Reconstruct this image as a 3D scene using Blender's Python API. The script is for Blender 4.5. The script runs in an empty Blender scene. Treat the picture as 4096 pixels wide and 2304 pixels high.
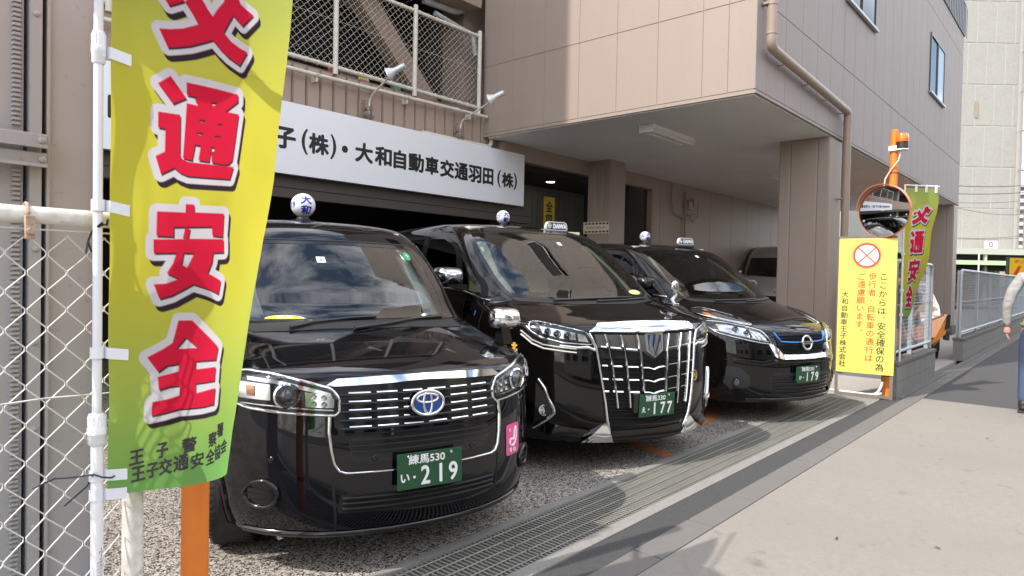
import bpy, bmesh, math, random
import numpy as np
from mathutils import Vector, Matrix
from mathutils.bvhtree import BVHTree
from mathutils.geometry import delaunay_2d_cdt
R=math.radians
sc=bpy.context.scene; COL=sc.collection
random.seed(7)
# ------------------------------------------------------------------ camera
f_px=2686.57; yaw=0.721968; pit=-0.0201224; rol=0.0202932
fw=Vector((math.cos(pit)*math.cos(yaw),math.cos(pit)*math.sin(yaw),math.sin(pit)))
rt=fw.cross(Vector((0,0,1))).normalized(); up=rt.cross(fw)
r2=math.cos(rol)*rt+math.sin(rol)*up; u2=-math.sin(rol)*rt+math.cos(rol)*up
cd=bpy.data.cameras.new('camera'); cam=bpy.data.objects.new('camera',cd); COL.objects.link(cam)
cd.sensor_width=36; cd.lens=36*f_px/4096; cd.clip_start=.05; cd.clip_end=1500
cam.matrix_world=Matrix(((r2.x,u2.x,-fw.x,0),(r2.y,u2.y,-fw.y,0),(r2.z,u2.z,-fw.z,1.40),(0,0,0,1)))
sc.camera=cam
# ------------------------------------------------------------------ sky, sun, exposure
SUN=Vector((-2.05,.49,2.35)).normalized()
w=bpy.data.worlds.new('World'); sc.world=w; w.use_nodes=True
nt=w.node_tree; N=nt.nodes; L=nt.links; bg=N['Background']
sky=N.new('ShaderNodeTexSky'); sky.sky_type='NISHITA'; sky.sun_disc=False
sky.sun_elevation=math.asin(SUN.z); sky.sun_rotation=math.atan2(SUN.x,SUN.y); sky.air_density=1.2; sky.dust_density=1.5
tc=N.new('ShaderNodeTexCoord'); sp=N.new('ShaderNodeSeparateXYZ'); L.new(tc.outputs['Generated'],sp.inputs[0])
mx=N.new('ShaderNodeMath'); mx.operation='MAXIMUM'; mx.inputs[1].default_value=0; L.new(sp.outputs[2],mx.inputs[0])
ad=N.new('ShaderNodeMath'); ad.operation='ADD'; ad.inputs[1].default_value=.18; L.new(mx.outputs[0],ad.inputs[0])
dx=N.new('ShaderNodeMath'); dx.operation='DIVIDE'; L.new(sp.outputs[0],dx.inputs[0]); L.new(ad.outputs[0],dx.inputs[1])
dy=N.new('ShaderNodeMath'); dy.operation='DIVIDE'; L.new(sp.outputs[1],dy.inputs[0]); L.new(ad.outputs[0],dy.inputs[1])
cb=N.new('ShaderNodeCombineXYZ'); L.new(dx.outputs[0],cb.inputs[0]); L.new(dy.outputs[0],cb.inputs[1])
mp=N.new('ShaderNodeMapping'); mp.inputs['Rotation'].default_value=(0,0,.6); mp.inputs['Scale'].default_value=(1.5,3.2,1); mp.inputs['Location'].default_value=(3.1,1.7,.4); L.new(cb.outputs[0],mp.inputs[0])
nz=N.new('ShaderNodeTexNoise'); nz.inputs['Scale'].default_value=1.6; nz.inputs['Detail'].default_value=9; nz.inputs['Roughness'].default_value=.62; nz.inputs['Distortion'].default_value=.35
L.new(mp.outputs[0],nz.inputs['Vector'])
cr=N.new('ShaderNodeValToRGB'); cr.color_ramp.elements[0].position=.40; cr.color_ramp.elements[1].position=.60; L.new(nz.outputs['Fac'],cr.inputs[0])
cm=N.new('ShaderNodeMix'); cm.data_type='RGBA'; L.new(cr.outputs[0],cm.inputs[0]); L.new(sky.outputs[0],cm.inputs[6]); cm.inputs[7].default_value=(11.5,11.6,11.9,1)
L.new(cm.outputs[2],bg.inputs[0]); bg.inputs[1].default_value=.15
sl=bpy.data.lights.new('sun','SUN'); sl.energy=2.6; sl.angle=R(.55); sl.color=(1,.95,.87)
so=bpy.data.objects.new('sun',sl); COL.objects.link(so); so.rotation_euler=(-SUN).to_track_quat('-Z','Y').to_euler(); so.location=(-6,4,14)
vs=sc.view_settings; vs.view_transform='Standard'; vs.look='None'; vs.exposure=.84; vs.gamma=1; vs.use_curve_mapping=False
sc.cycles.max_bounces=8; sc.cycles.transparent_max_bounces=24; sc.cycles.caustics_reflective=False; sc.cycles.caustics_refractive=False
# ------------------------------------------------------------------ helpers
MATS={}
def mat(name,col,rough=.6,metal=0,noise=None,bump=None,coat=0,ior=None,spec=None,stretch=None,dirt=None):
    if name in MATS: return MATS[name]
    m=bpy.data.materials.new(name); m.use_nodes=True; n=m.node_tree.nodes; l=m.node_tree.links; b=n['Principled BSDF']
    b.inputs['Base Color'].default_value=(*col,1); b.inputs['Roughness'].default_value=rough; b.inputs['Metallic'].default_value=metal
    if coat: b.inputs['Coat Weight'].default_value=coat; b.inputs['Coat Roughness'].default_value=.02
    if ior: b.inputs['IOR'].default_value=ior
    if spec is not None: b.inputs['Specular IOR Level'].default_value=spec
    t=n.new('ShaderNodeTexCoord'); vec=t.outputs['Object']
    if stretch:
        mm=n.new('ShaderNodeMapping'); mm.inputs['Scale'].default_value=stretch; l.new(vec,mm.inputs[0]); svec=mm.outputs[0]
    else: svec=vec
    last=None
    for k,(s,a,c2) in enumerate(noise or []):
        q=n.new('ShaderNodeTexNoise'); q.inputs['Scale'].default_value=s; q.inputs['Detail'].default_value=6; q.inputs['Roughness'].default_value=.6
        l.new(svec if k==0 else vec,q.inputs['Vector'])
        r=n.new('ShaderNodeValToRGB'); c0=.5 if a>=.2 else .68; r.color_ramp.elements[0].position=c0-a/2; r.color_ramp.elements[1].position=c0+a/2; l.new(q.outputs['Fac'],r.inputs[0])
        x=n.new('ShaderNodeMix'); x.data_type='RGBA'; l.new(r.outputs[0],x.inputs[0])
        if last: l.new(last,x.inputs[6])
        else: x.inputs[6].default_value=(*col,1)
        x.inputs[7].default_value=(*c2,1); last=x.outputs[2]
    if last: l.new(last,b.inputs['Base Color'])
    if bump:
        q=n.new('ShaderNodeTexNoise'); q.inputs['Scale'].default_value=bump[0]; q.inputs['Detail'].default_value=5; l.new(vec,q.inputs['Vector'])
        bp=n.new('ShaderNodeBump'); bp.inputs['Strength'].default_value=bump[1]; bp.inputs['Distance'].default_value=bump[2] if len(bump)>2 else .01
        l.new(q.outputs['Fac'],bp.inputs['Height']); l.new(bp.outputs[0],b.inputs['Normal'])
    MATS[name]=m; return m
class MB:
    def __init__(s): s.v=[];s.f=[];s.m=[];s.k=0
    def add(s,vs,fs,k=None):
        o=len(s.v); s.v+= [tuple(p) for p in vs]; s.f+=[tuple(i+o for i in f) for f in fs]; s.m+=[s.k if k is None else k]*len(fs)
    def box(s,x0,x1,y0,y1,z0,z1,k=None,c=0):
        if x0>x1:x0,x1=x1,x0
        if y0>y1:y0,y1=y1,y0
        if z0>z1:z0,z1=z1,z0
        if not c:
            s.add([(x,y,z) for z in(z0,z1) for y in(y0,y1) for x in(x0,x1)],[(0,2,3,1),(4,5,7,6),(0,1,5,4),(2,6,7,3),(0,4,6,2),(1,3,7,5)],k); return
        bm=bmesh.new(); bmesh.ops.create_cube(bm,size=1)
        for v in bm.verts: v.co=Vector((x0+(v.co.x+.5)*(x1-x0),y0+(v.co.y+.5)*(y1-y0),z0+(v.co.z+.5)*(z1-z0)))
        bmesh.ops.bevel(bm,geom=bm.edges[:],offset=c,segments=2,affect='EDGES',profile=.6)
        bm.verts.index_update(); s.add([v.co[:] for v in bm.verts],[[v.index for v in f.verts] for f in bm.faces],k); bm.free()
    def hexa(s,p,k=None): # 8 pts bottom ring then top ring
        s.add(p,[(3,2,1,0),(4,5,6,7),(0,1,5,4),(1,2,6,5),(2,3,7,6),(3,0,4,7)],k)
    def tube(s,pts,r,n=8,k=None,cap=True,closed=False):
        P=[Vector(p) for p in pts]; rs=r if isinstance(r,(list,tuple)) else [r]*len(P); vs=[];fs=[]; u=None
        for i,p in enumerate(P):
            if closed: t=P[(i+1)%len(P)]-P[i-1]
            else: t=(P[min(i+1,len(P)-1)]-P[max(i-1,0)])
            t=t.normalized()
            if u is None: u=t.orthogonal().normalized()
            u=(u-t*u.dot(t)).normalized(); b=t.cross(u)
            for j in range(n):
                a=2*math.pi*j/n; vs.append(p+(u*math.cos(a)+b*math.sin(a))*rs[i])
        m=len(P)
        for i in range(m if closed else m-1):
            for j in range(n): fs.append((i*n+j,i*n+(j+1)%n,((i+1)%m)*n+(j+1)%n,((i+1)%m)*n+j))
        if cap and not closed: fs.append(tuple(range(n))[::-1]); fs.append(tuple(range((m-1)*n,m*n)))
        s.add(vs,fs,k)
    def cyl(s,a,b,r,r1=None,n=24,k=None): s.tube([a,b],[r,r if r1 is None else r1],n,k)
    def lathe(s,prof,o,ax,n=32,k=None,xs=1): # prof: (radius, along)
        ax=Vector(ax).normalized(); u=ax.orthogonal().normalized(); b=ax.cross(u); o=Vector(o); vs=[];fs=[]
        for r,h in prof:
            for j in range(n):
                a=2*math.pi*j/n; vs.append(o+ax*h+(u*math.cos(a)*xs+b*math.sin(a))*max(r,1e-4))
        for i in range(len(prof)-1):
            for j in range(n): fs.append((i*n+j,i*n+(j+1)%n,(i+1)*n+(j+1)%n,(i+1)*n+j))
        s.add(vs,fs,k)
    def prism(s,poly,to3,d,k=None): # poly 2D -> to3(x,y,depth)
        n=len(poly); vs=[to3(x,y,0) for x,y in poly]+[to3(x,y,d) for x,y in poly]
        r=delaunay_2d_cdt([Vector(p) for p in poly],[],[tuple(range(n))],1,1e-6)
        tr=[]
        if len(r[0])==n:
            mp_={i:r[3][i][0] for i in range(n)}
            tr=[tuple(mp_[i] for i in f) for f in r[2]]
        else: tr=[tuple(range(n))]
        fs=[t[::-1] for t in tr]+[tuple(i+n for i in t) for t in tr]+[(i,(i+1)%n,(i+1)%n+n,i+n) for i in range(n)]
        s.add(vs,fs,k)
    def sphere(s,c,r,n=24,m=14,k=None):
        rr=r if isinstance(r,(tuple,list)) else (r,r,r)
        vs=[];fs=[]
        for i in range(m+1):
            t=math.pi*i/m
            for j in range(n):
                a=2*math.pi*j/n; vs.append((c[0]+rr[0]*math.sin(t)*math.cos(a),c[1]+rr[1]*math.sin(t)*math.sin(a),c[2]+rr[2]*math.cos(t)))
        for i in range(m):
            for j in range(n): fs.append((i*n+j,(i+1)*n+j,(i+1)*n+(j+1)%n,i*n+(j+1)%n))
        s.add(vs,fs,k)
    def build(s,name,mats,parent=None,smooth=None,weld=False):
        me=bpy.data.meshes.new(name); me.from_pydata(s.v,[],s.f)
        if not isinstance(mats,(list,tuple)): mats=[mats]
        for m in mats: me.materials.append(m)
        if len(mats)>1: me.polygons.foreach_set('material_index',s.m)
        if weld:
            bm=bmesh.new(); bm.from_mesh(me); bmesh.ops.remove_doubles(bm,verts=bm.verts[:],dist=1e-5); bmesh.ops.recalc_face_normals(bm,faces=bm.faces[:]); bm.to_mesh(me); bm.free()
        if smooth:
            me.shade_smooth(); me.set_sharp_from_angle(angle=R(smooth))
        me.update(); o=bpy.data.objects.new(name,me); COL.objects.link(o)
        if parent: o.parent=parent
        return o
def thing(name,label,cat,loc=(0,0,0),rz=0,group=None):
    o=bpy.data.objects.new(name,None); COL.objects.link(o); o.location=loc; o.rotation_euler=(0,0,rz); o.empty_display_size=.1
    o['label']=label; o['category']=cat
    if group:o['group']=group
    bpy.context.view_layer.update(); return o
def tag(o,label,cat,group=None):
    o['label']=label;o['category']=cat
    if group:o['group']=group
    return o
def struct(o,kind='structure'): o['kind']=kind; return o
def put(o,parent): # parent keeping world placement
    o.parent=parent; o.matrix_parent_inverse=parent.matrix_world.inverted(); return o
def copy_tree(o,parent=None):
    c=o.copy(); COL.objects.link(c)
    if parent: c.parent=parent
    for ch in o.children: copy_tree(ch,c)
    return c
GL={}
def glyphs(s):
    if s in GL: return GL[s]
    c=bpy.data.curves.new('t','FONT'); c.body=s; c.size=1; c.resolution_u=4
    o=bpy.data.objects.new('t',c); COL.objects.link(o); dg=bpy.context.evaluated_depsgraph_get()
    m=bpy.data.meshes.new_from_object(o.evaluated_get(dg)); bpy.data.objects.remove(o); bpy.data.curves.remove(c)
    v=np.array([(p.co.x,p.co.y) for p in m.vertices]).reshape(-1,2); fs=[tuple(p.vertices) for p in m.polygons]
    bpy.data.meshes.remove(m); GL[s]=(v,fs); return GL[s]
def text(mb,s,cx,cy,h,to3,bold=0,wid=None,k=None,sub=0):
    """centre text s in a box of height h (and width wid) at (cx,cy); to3(x,y,lift)"""
    v,fs=glyphs(s)
    if len(v)==0: return
    lo=v.min(0);hi=v.max(0); sz=hi-lo; sy=h/sz[1]; sx=sy if wid is None else wid/sz[0]
    q=(v-(lo+hi)/2)*np.array([sx,sy])
    offs=[(0,0)] if not bold else [(bold*math.cos(a),bold*math.sin(a)) for a in [i*math.pi/3 for i in range(6)]]
    if sub: # split long triangles so that the letters follow a curved surface
        q=[tuple(p) for p in q]; fs=[tuple(t) for f in fs for t in [(f[0],f[j],f[j+1]) for j in range(1,len(f)-1)]]; todo=fs; fs=[]; mid={}
        while todo:
            t=todo.pop(); e=[((q[t[j]][0]-q[t[(j+1)%3]][0])**2+(q[t[j]][1]-q[t[(j+1)%3]][1])**2,j) for j in range(3)]; L_,j=max(e)
            if L_<sub*sub: fs.append(t); continue
            a,b_,c=t[j],t[(j+1)%3],t[(j+2)%3]; key=(min(a,b_),max(a,b_))
            if key not in mid: mid[key]=len(q); q.append(((q[a][0]+q[b_][0])/2,(q[a][1]+q[b_][1])/2))
            todo+= [(a,mid[key],c),(mid[key],b_,c)]
    for i,(ox,oy) in enumerate(offs): mb.add([to3(cx+x+ox,cy+y+oy,i*.00006) for x,y in q],fs,k)
def plane3(o,ux,uy,n): # planar mapper
    o=Vector(o);ux=Vector(ux);uy=Vector(uy);n=Vector(n)
    return lambda x,y,d=0:(o+ux*x+uy*y+n*d)[:]
# ------------------------------------------------------------------ materials of the place
M_road=mat('broomed_concrete',(.255,.228,.200),.9,noise=[(1.0,.30,(.185,.166,.145)),(22,.35,(.175,.156,.135)),(240,.3,(.31,.280,.248)),(5,.14,(.165,.150,.133)),(95,.12,(.085,.078,.07))],bump=(260,.5,.004),stretch=(1.3,.35,1))
M_asph=mat('dark_asphalt',(.070,.067,.067),.92,noise=[(3,.6,(.080,.077,.076)),(230,.25,(.04,.04,.04)),(160,.14,(.24,.23,.22))],bump=(220,.7,.006))
M_asph2=mat('road_asphalt',(.078,.075,.076),.9,noise=[(1.2,.6,(.094,.09,.089)),(250,.4,(.055,.053,.055))],bump=(240,.5,.004))
M_kerb=mat('kerb_concrete',(.150,.138,.130),.9,noise=[(3,.5,(.115,.106,.098)),(180,.5,(.175,.163,.152))],bump=(200,.5,.003))
M_conc=mat('old_concrete',(.235,.222,.20),.92,noise=[(5,.5,(.16,.15,.135)),(120,.4,(.29,.275,.255)),(60,.12,(.2,.19,.17))],bump=(120,.6,.004))
M_galv=mat('weathered_galvanised_steel',(.30,.29,.255),.6,.25,noise=[(2.5,.6,(.21,.20,.175)),(30,.15,(.30,.22,.15))])
M_wall=mat('beige_wall_panel',(.345,.272,.226),.5,noise=[(2.2,.5,(.300,.236,.198)),(60,.5,(.365,.288,.240))],bump=(150,.35,.003),stretch=(1.6,1.6,.16))
M_wallr=mat('beige_wall_road_side',(.325,.265,.240),.6,noise=[(.9,.5,(.275,.224,.205)),(3,.5,(.315,.260,.238))],bump=(150,.3,.003),stretch=(3,3,.25))
M_fascia=mat('ribbed_concrete_fascia',(.40,.295,.235),.85,noise=[(2.2,.7,(.30,.225,.18)),(140,.5,(.45,.335,.27))],bump=(110,.7,.005),stretch=(2,2,.35))
M_soff=mat('soffit_grey_paint',(.76,.745,.73),.8,noise=[(1.2,.5,(.68,.665,.65)),(.7,.3,(.80,.785,.77))],stretch=(.5,2.2,1),bump=(20,.12,.004))
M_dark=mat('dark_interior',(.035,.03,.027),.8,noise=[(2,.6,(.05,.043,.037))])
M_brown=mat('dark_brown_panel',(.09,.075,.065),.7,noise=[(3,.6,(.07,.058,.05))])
M_white=mat('white_paint',(.80,.80,.80),.4)
M_pipe=mat('cream_pipe_paint',(.70,.66,.58),.5,noise=[(9,.35,(.62,.56,.47)),(26,.10,(.30,.17,.10))])
M_rust=mat('rusty_steel',(.24,.13,.08),.8,noise=[(30,.6,(.40,.33,.27))])
M_black=mat('black_plastic',(.02,.02,.021),.45)
M_rubber=mat('black_rubber',(.018,.018,.018),.75,bump=(90,.2,.003))
M_steelgrey=mat('grey_painted_steel',(.41,.41,.43),.5,noise=[(2,.6,(.45,.445,.465)),(40,.12,(.30,.295,.30))],stretch=(1,1,.2))
M_steeldk=mat('grey_painted_steel_dark',(.20,.19,.19),.55,noise=[(5,.6,(.25,.235,.23))])
M_orange=mat('orange_post_paint',(.85,.24,.03),.45,noise=[(8,.5,(.78,.21,.03)),(50,.1,(.55,.17,.05))])
M_glassd=mat('dark_window_glass',(.02,.022,.026),.05,spec=.35)
M_alu=mat('dark_window_frame',(.10,.10,.105),.35,.6)
M_grate=M_galv
def aggregate():
    m=bpy.data.materials.new('exposed_aggregate'); m.use_nodes=True; n=m.node_tree.nodes;l=m.node_tree.links;b=n['Principled BSDF']
    t=n.new('ShaderNodeTexCoord'); q=n.new('ShaderNodeTexNoise'); q.inputs['Scale'].default_value=62; q.inputs['Detail'].default_value=3; q.inputs['Distortion'].default_value=1.6; l.new(t.outputs['Object'],q.inputs['Vector'])
    v=n.new('ShaderNodeTexVoronoi'); v.inputs['Scale'].default_value=70; l.new(t.outputs['Object'],v.inputs['Vector'])
    r=n.new('ShaderNodeValToRGB'); r.color_ramp.elements[0].position=.465; r.color_ramp.elements[1].position=.52; r.color_ramp.elements[0].color=(.016,.015,.016,1); r.color_ramp.elements[1].color=(.56,.50,.44,1); l.new(q.outputs['Fac'],r.inputs[0])
    x=n.new('ShaderNodeMix'); x.data_type='RGBA'; x.blend_type='MULTIPLY'; x.inputs[0].default_value=.35; l.new(r.outputs[0],x.inputs[6])
    r3=n.new('ShaderNodeValToRGB'); r3.color_ramp.elements[0].color=(.45,.43,.42,1); r3.color_ramp.elements[1].color=(1,.96,.92,1); l.new(v.outputs['Color'],r3.inputs[0]); l.new(r3.outputs[0],x.inputs[7])
    q4=n.new('ShaderNodeTexNoise'); q4.inputs['Scale'].default_value=1.7; q4.inputs['Detail'].default_value=4; l.new(t.outputs['Object'],q4.inputs['Vector']); r4=n.new('ShaderNodeValToRGB'); r4.color_ramp.elements[0].position=.36; r4.color_ramp.elements[1].position=.58; r4.color_ramp.elements[0].color=(.66,.64,.62,1); l.new(q4.outputs['Fac'],r4.inputs[0])
    x2=n.new('ShaderNodeMix'); x2.data_type='RGBA'; x2.blend_type='MULTIPLY'; x2.inputs[0].default_value=1; l.new(x.outputs[2],x2.inputs[6]); l.new(r4.outputs[0],x2.inputs[7]); l.new(x2.outputs[2],b.inputs['Base Color'])
    b.inputs['Roughness'].default_value=.8; bp=n.new('ShaderNodeBump'); bp.inputs['Strength'].default_value=.7; bp.inputs['Distance'].default_value=.006; l.new(q.outputs['Fac'],bp.inputs['Height']); l.new(bp.outputs[0],b.inputs['Normal']); return m
M_agg=aggregate()
# ------------------------------------------------------------------ ground
def sheet(name,x0,x1,y0,y1,z,m,nx=1):
    b=MB(); b.add([(x0,y0,z),(x1,y0,z),(x1,y1,z),(x0,y1,z)],[(0,1,2,3)]); return struct(b.build(name,m))
sheet('ground',-400,600,-400,600,-.35,M_asph2)
def slab(name,x0,x1,y0,y1,z,m,d=.3):
    b=MB(); b.box(x0,x1,y0,y1,z-d,z); return struct(b.build(name,m))
slab('parking_floor',-14,8.88,2.50,14.6,0,M_agg)
slab('parking_floor',8.886,26,1.99,30,-.012,mat('apron_concrete',(.40,.37,.34),.9,noise=[(1.5,.5,(.30,.28,.25)),(90,.4,(.45,.42,.39))]))
slab('edge_strip',-14,8.88,2.44,2.498,.006,M_conc)
b=MB(); b.box(-14,8.6,2.034,2.442,-.34,-.29); struct(b.build('drain_channel',M_dark))
slab('edge_strip',-14,8.85,1.955,2.036,.004,M_conc)
slab('end_strip',8.604,8.88,1.96,2.44,.002,M_conc)
slab('gutter',-14,9.1,1.775,1.953,-.004,M_asph)
b=MB(); x=-12.0
while x<60:
    b.box(x+.004,x+.596,1.612,1.773,-.2,.0 if x<9.2 else .004,c=.006); x+=.6
struct(b.build('kerb',M_kerb))
slab('pavement',9.18,60,1.776,1.86,.006,M_kerb)
slab('concrete_road',-30,9.42,-3.5,1.608,-.004,M_road)
slab('road',9.424,140,-3.5,1.608,-.012,M_asph2)
slab('pavement',-30,140,-5.2,-3.505,.06,M_kerb)
# painted orange parking lines
M_line=mat('orange_line_paint',(.62,.22,.06),.75,noise=[(14,.6,(.52,.19,.06)),(90,.25,(.40,.16,.06))],bump=(120,.5,.003))
def line(p,name='parking_line'):
    b=MB(); b.add([(x,y,.004) for x,y in p],[tuple(range(len(p)))]); return struct(b.build(name,M_line))
ln=Vector((-.29,-.957)); ls=Vector((.957,-.29))
def stripe(x,y,l,wd):
    a=Vector((x,y)); c=a-ln*l; return [tuple(a),tuple(a+ls*wd),tuple(c+ls*wd),tuple(c)]
line([(4.70,2.51),(4.84,2.502),(6.35,7.2),(6.21,7.2)])
line([(5.62,2.80),(6.58,2.86),(6.64,3.05),(6.90,2.97),(7.3,3.6),(8.4,7.0),(6.9,7.2)])
# ------------------------------------------------------------------ drain grates (one per metre)
def grate_mesh():
    b=MB(); pitch=.0303
    for i in range(33):
        x=-.487+i*pitch; b.hexa([(x-.0025,-.195,-.04),(x+.0025,-.195,-.04),(x+.0025,.195,-.04),(x-.0025,.195,-.04),(x-.0055,-.195,-.002),(x+.0055,-.195,-.002),(x+.0055,.195,-.002),(x-.0055,.195,-.002)])
    for j in range(5):
        y=-.16+j*.08; b.tube([(-.495,y,.0005),(.495,y,.0005)],.0042,6)
    for y in(-.198,.198): b.box(-.497,.497,y-.0025,y+.0025,-.045,.003)
    return b
gm=grate_mesh().build('drain_grate',M_grate)
names=['steel drain grate at the near end below the taxi front','steel drain grate crossed by the shadow of the nearest taxi','steel drain grate between first and second taxi fronts','steel drain grate beside the orange parking line end','steel drain grate in front of the chrome grille van','rust tinged steel drain grate past the chrome grille van','steel drain grate in front of the third van','last steel drain grate beside the yellow sign frame','steel drain grate nearest to the flag pole']
for i in range(9):
    o=gm if i==0 else gm.copy()
    if i: COL.objects.link(o)
    o.location=(0.105+i*1.0,2.238,0); tag(o,'','drain grate','drain grates in the gutter channel')
for o,nm in zip(sorted([o for o in COL.objects if o.name.startswith('drain_grate')],key=lambda o:o.location.x),[names[8]]+names[:8]): o['label']=nm
# ------------------------------------------------------------------ the cantilevered office building
OX,OY,OX1=7.76,3.12,22.36
off=thing('office_building','beige panelled office building jutting out over the parking bays on square pillars','building',(OX,OY,0))
def panels(mb,u0s,z0s,to3,gap=.005,th=.007,c=.004):
    for (a,b_) in zip(u0s[:-1],u0s[1:]):
        for (z0,z1) in zip(z0s[:-1],z0s[1:]):
            a0,b0,c0,d0=a+gap/2,b_-gap/2,z0+gap/2,z1-gap/2
            P=[to3(a0,c0,0),to3(b0,c0,0),to3(b0,d0,0),to3(a0,d0,0),to3(a0+c,c0+c,th),to3(b0-c,c0+c,th),to3(b0-c,d0-c,th),to3(a0+c,d0-c,th)]
            mb.add(P,[(4,5,6,7),(0,1,5,4),(1,2,6,5),(2,3,7,6),(3,0,4,7)])
TOPZ=11.6
# left face (normal -X): seams along Y ; road face (normal -Y)
us=[0]+[.33]+[.66+.62*i for i in range(0,7)]+[4.40]
b=MB(); tL=lambda u,z,d:(OX-d,OY+u,z)
b.box(OX,OX+.2,OY+.02,7.5,3.61,TOPZ)
panels(b,[-.010,.33,.66,1.28,1.90,2.53,3.15,3.78,4.10,4.40],[3.625,4.685,7.70,8.26],tL)
b.box(OX-.02,OX+.02,OY-.02,7.5,3.575,3.612)
put(b.build('side_wall',M_wall,None),off)
b=MB(); tR=lambda u,z,d:(OX+u,OY-d,z)
b.box(OX+.21,OX1,OY,OY+.2,3.61,TOPZ)
xs=[-.010,.32]+[.32+.62*i for i in range(1,24)]; xs=[q for q in xs if q<14.5]+[OX1-OX]
wins=[(11.22-OX,12.95-OX,5.775,7.12),(17.75-OX,19.52-OX,5.775,7.10)]
def road_panels(zs):
    for (a,b_) in zip(xs[:-1],xs[1:]):
        for z0,z1 in zip(zs[:-1],zs[1:]):
            segs=[(a,b_)]
            for (wa,wb,wz0,wz1) in wins:
                if z0<wz1 and z1>wz0:
                    ns=[]
                    for (p,q) in segs:
                        if q<=wa or p>=wb: ns.append((p,q))
                        else:
                            if p<wa: ns.append((p,wa))
                            if q>wb: ns.append((wb,q))
                            pm,qm=max(p,wa),min(q,wb)
                            if z0<wz0-.02: panels(b,[pm,qm],[z0,wz0],tR)
                            if z1>wz1+.02: panels(b,[pm,qm],[wz1,z1],tR)
                    segs=ns
            for (p,q) in segs: panels(b,[p,q],[z0,z1],tR)
road_panels([3.625,4.71,7.68,8.26])
b.box(OX+.0205,OX1+.02,OY-.02,OY+.02,3.5755,3.6115)
put(b.build('road_wall',M_wallr,None),off)
b=MB(); b.box(OX-.03,OX1+.03,OY-.03,OY+.1,8.27,9.1); b.box(OX-.04,OX1+.04,OY-.04,OY+.12,9.1,9.16)
for i in range(60): b.box(OX+.05+i*.25,OX+.07+i*.25,OY-.045,OY-.03,8.27,9.1)
put(b.build('parapet',mat('parapet_metal',(.19,.195,.21),.5)),off)
b=MB(); b.box(OX+.02,OX1-.02,OY+.02,7.42,3.56,3.60); put(b.build('soffit',M_soff),off)
b=MB(); b.box(OX+.22,OX1,OY+.22,14,TOPZ-.3,TOPZ-.1); b.box(OX1-.2,OX1,OY+.2,14,3.61,TOPZ-.1); b.box(OX+.2,OX1-.2,13.8,14,3.61,TOPZ-.1); put(b.build('roof',M_soff),off)
for (xa,xb,z0,z1) in [(11.22,12.95,5.775,7.12),(17.75,19.52,5.775,7.10)]:
    b=MB(); t=.05
    for q in((xa,xb,z0,z0+t),(xa,xb,z1-t,z1),(xa,xa+t,z0+t,z1-t),(xb-t,xb,z0+t,z1-t),((xa+xb)/2-.03,(xa+xb)/2+.03,z0+t,z1-t)): b.box(q[0],q[1],OY-.035,OY-.002,q[2],q[3])
    fo=b.build('window',M_alu); b=MB(); b.box(xa-.03,xb+.03,OY-.07,OY-.02,z0-.045,z0-.002); put(fo,off); put(b.build('sill',mat('window_sill_aluminium',(.42,.42,.44),.4,.4)),fo)
    b=MB(); b.box(xa+t,(xa+xb)/2-.03,OY-.012,OY-.004,z0+t,z1-t); put(b.build('pane',M_glassd),fo)
    b=MB(); b.box((xa+xb)/2+.03,xb-t,OY-.018,OY-.006,z0+t,z1-t); put(b.build('pane',mat('pale_window_pane',(.42,.45,.48),.06,spec=.8) if xa>15 else M_glassd),fo)  # right pane of the farther window is a paler grey
# windows high on the side wall (seen only in the windscreens)
for (ya,yb) in((3.6,5.0),(5.2,6.6)):
    b=MB(); t=.05; xx=OX-.03
    for q in((ya,yb,5.8,5.85),(ya,yb,6.85,6.9),(ya,ya+t,5.85,6.85),(yb-t,yb,5.85,6.85)): b.box(xx-.03,xx+.012,q[0],q[1],q[2],q[3])
    fo=b.build('window',M_alu); put(fo,off); b=MB(); b.box(xx-.008,xx+.006,ya+t,yb-t,5.85,6.85); put(b.build('pane',M_glassd),fo)
def pillar(xa,xb,ya,yb,z1=3.56,foot=False):
    b=MB(); g=.011
    b.box(xa+.004,xb-.004,ya+.004,yb-.004,0,z1)
    w=yb-ya
    panels(b,[0,.17,w-.17,w] if w>.5 else [0,w],[0.02,z1-.01],lambda u,z,d:(xa-d,ya+u,z),c=.012)
    panels(b,[0,xb-xa],[0.02,z1-.01],lambda u,z,d:(xa+u,ya-d,z),c=.012)
    o=b.build('pillar',M_wall); put(o,off)
    if foot:
        b=MB(); b.box(xa-.05,xb+.05,ya-.05,yb+.05,0,.24,c=.01); put(b.build('pillar_base',M_kerb),o)
    return o
pillar(10.66,11.26,OY+.004,3.86); pillar(21.72,22.34,OY+.004,3.86,foot=True); pillar(10.5,11.0,6.87,7.38)

b=MB(); b.box(12.9,20.6,7.38,7.5,0,3.56)
panels(b,[0,.35,1.35,2.85,4.1,5.1,6.0,6.9,7.7],[.05,3.54],lambda u,z,d:(12.9+u,7.38-d,z))
put(b.build('back_wall',M_wall),off)
b=MB(); b.box(OX+.3,12.9,7.36,7.5,3.30,3.56); put(b.build('door_header',M_wall),off)
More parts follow.
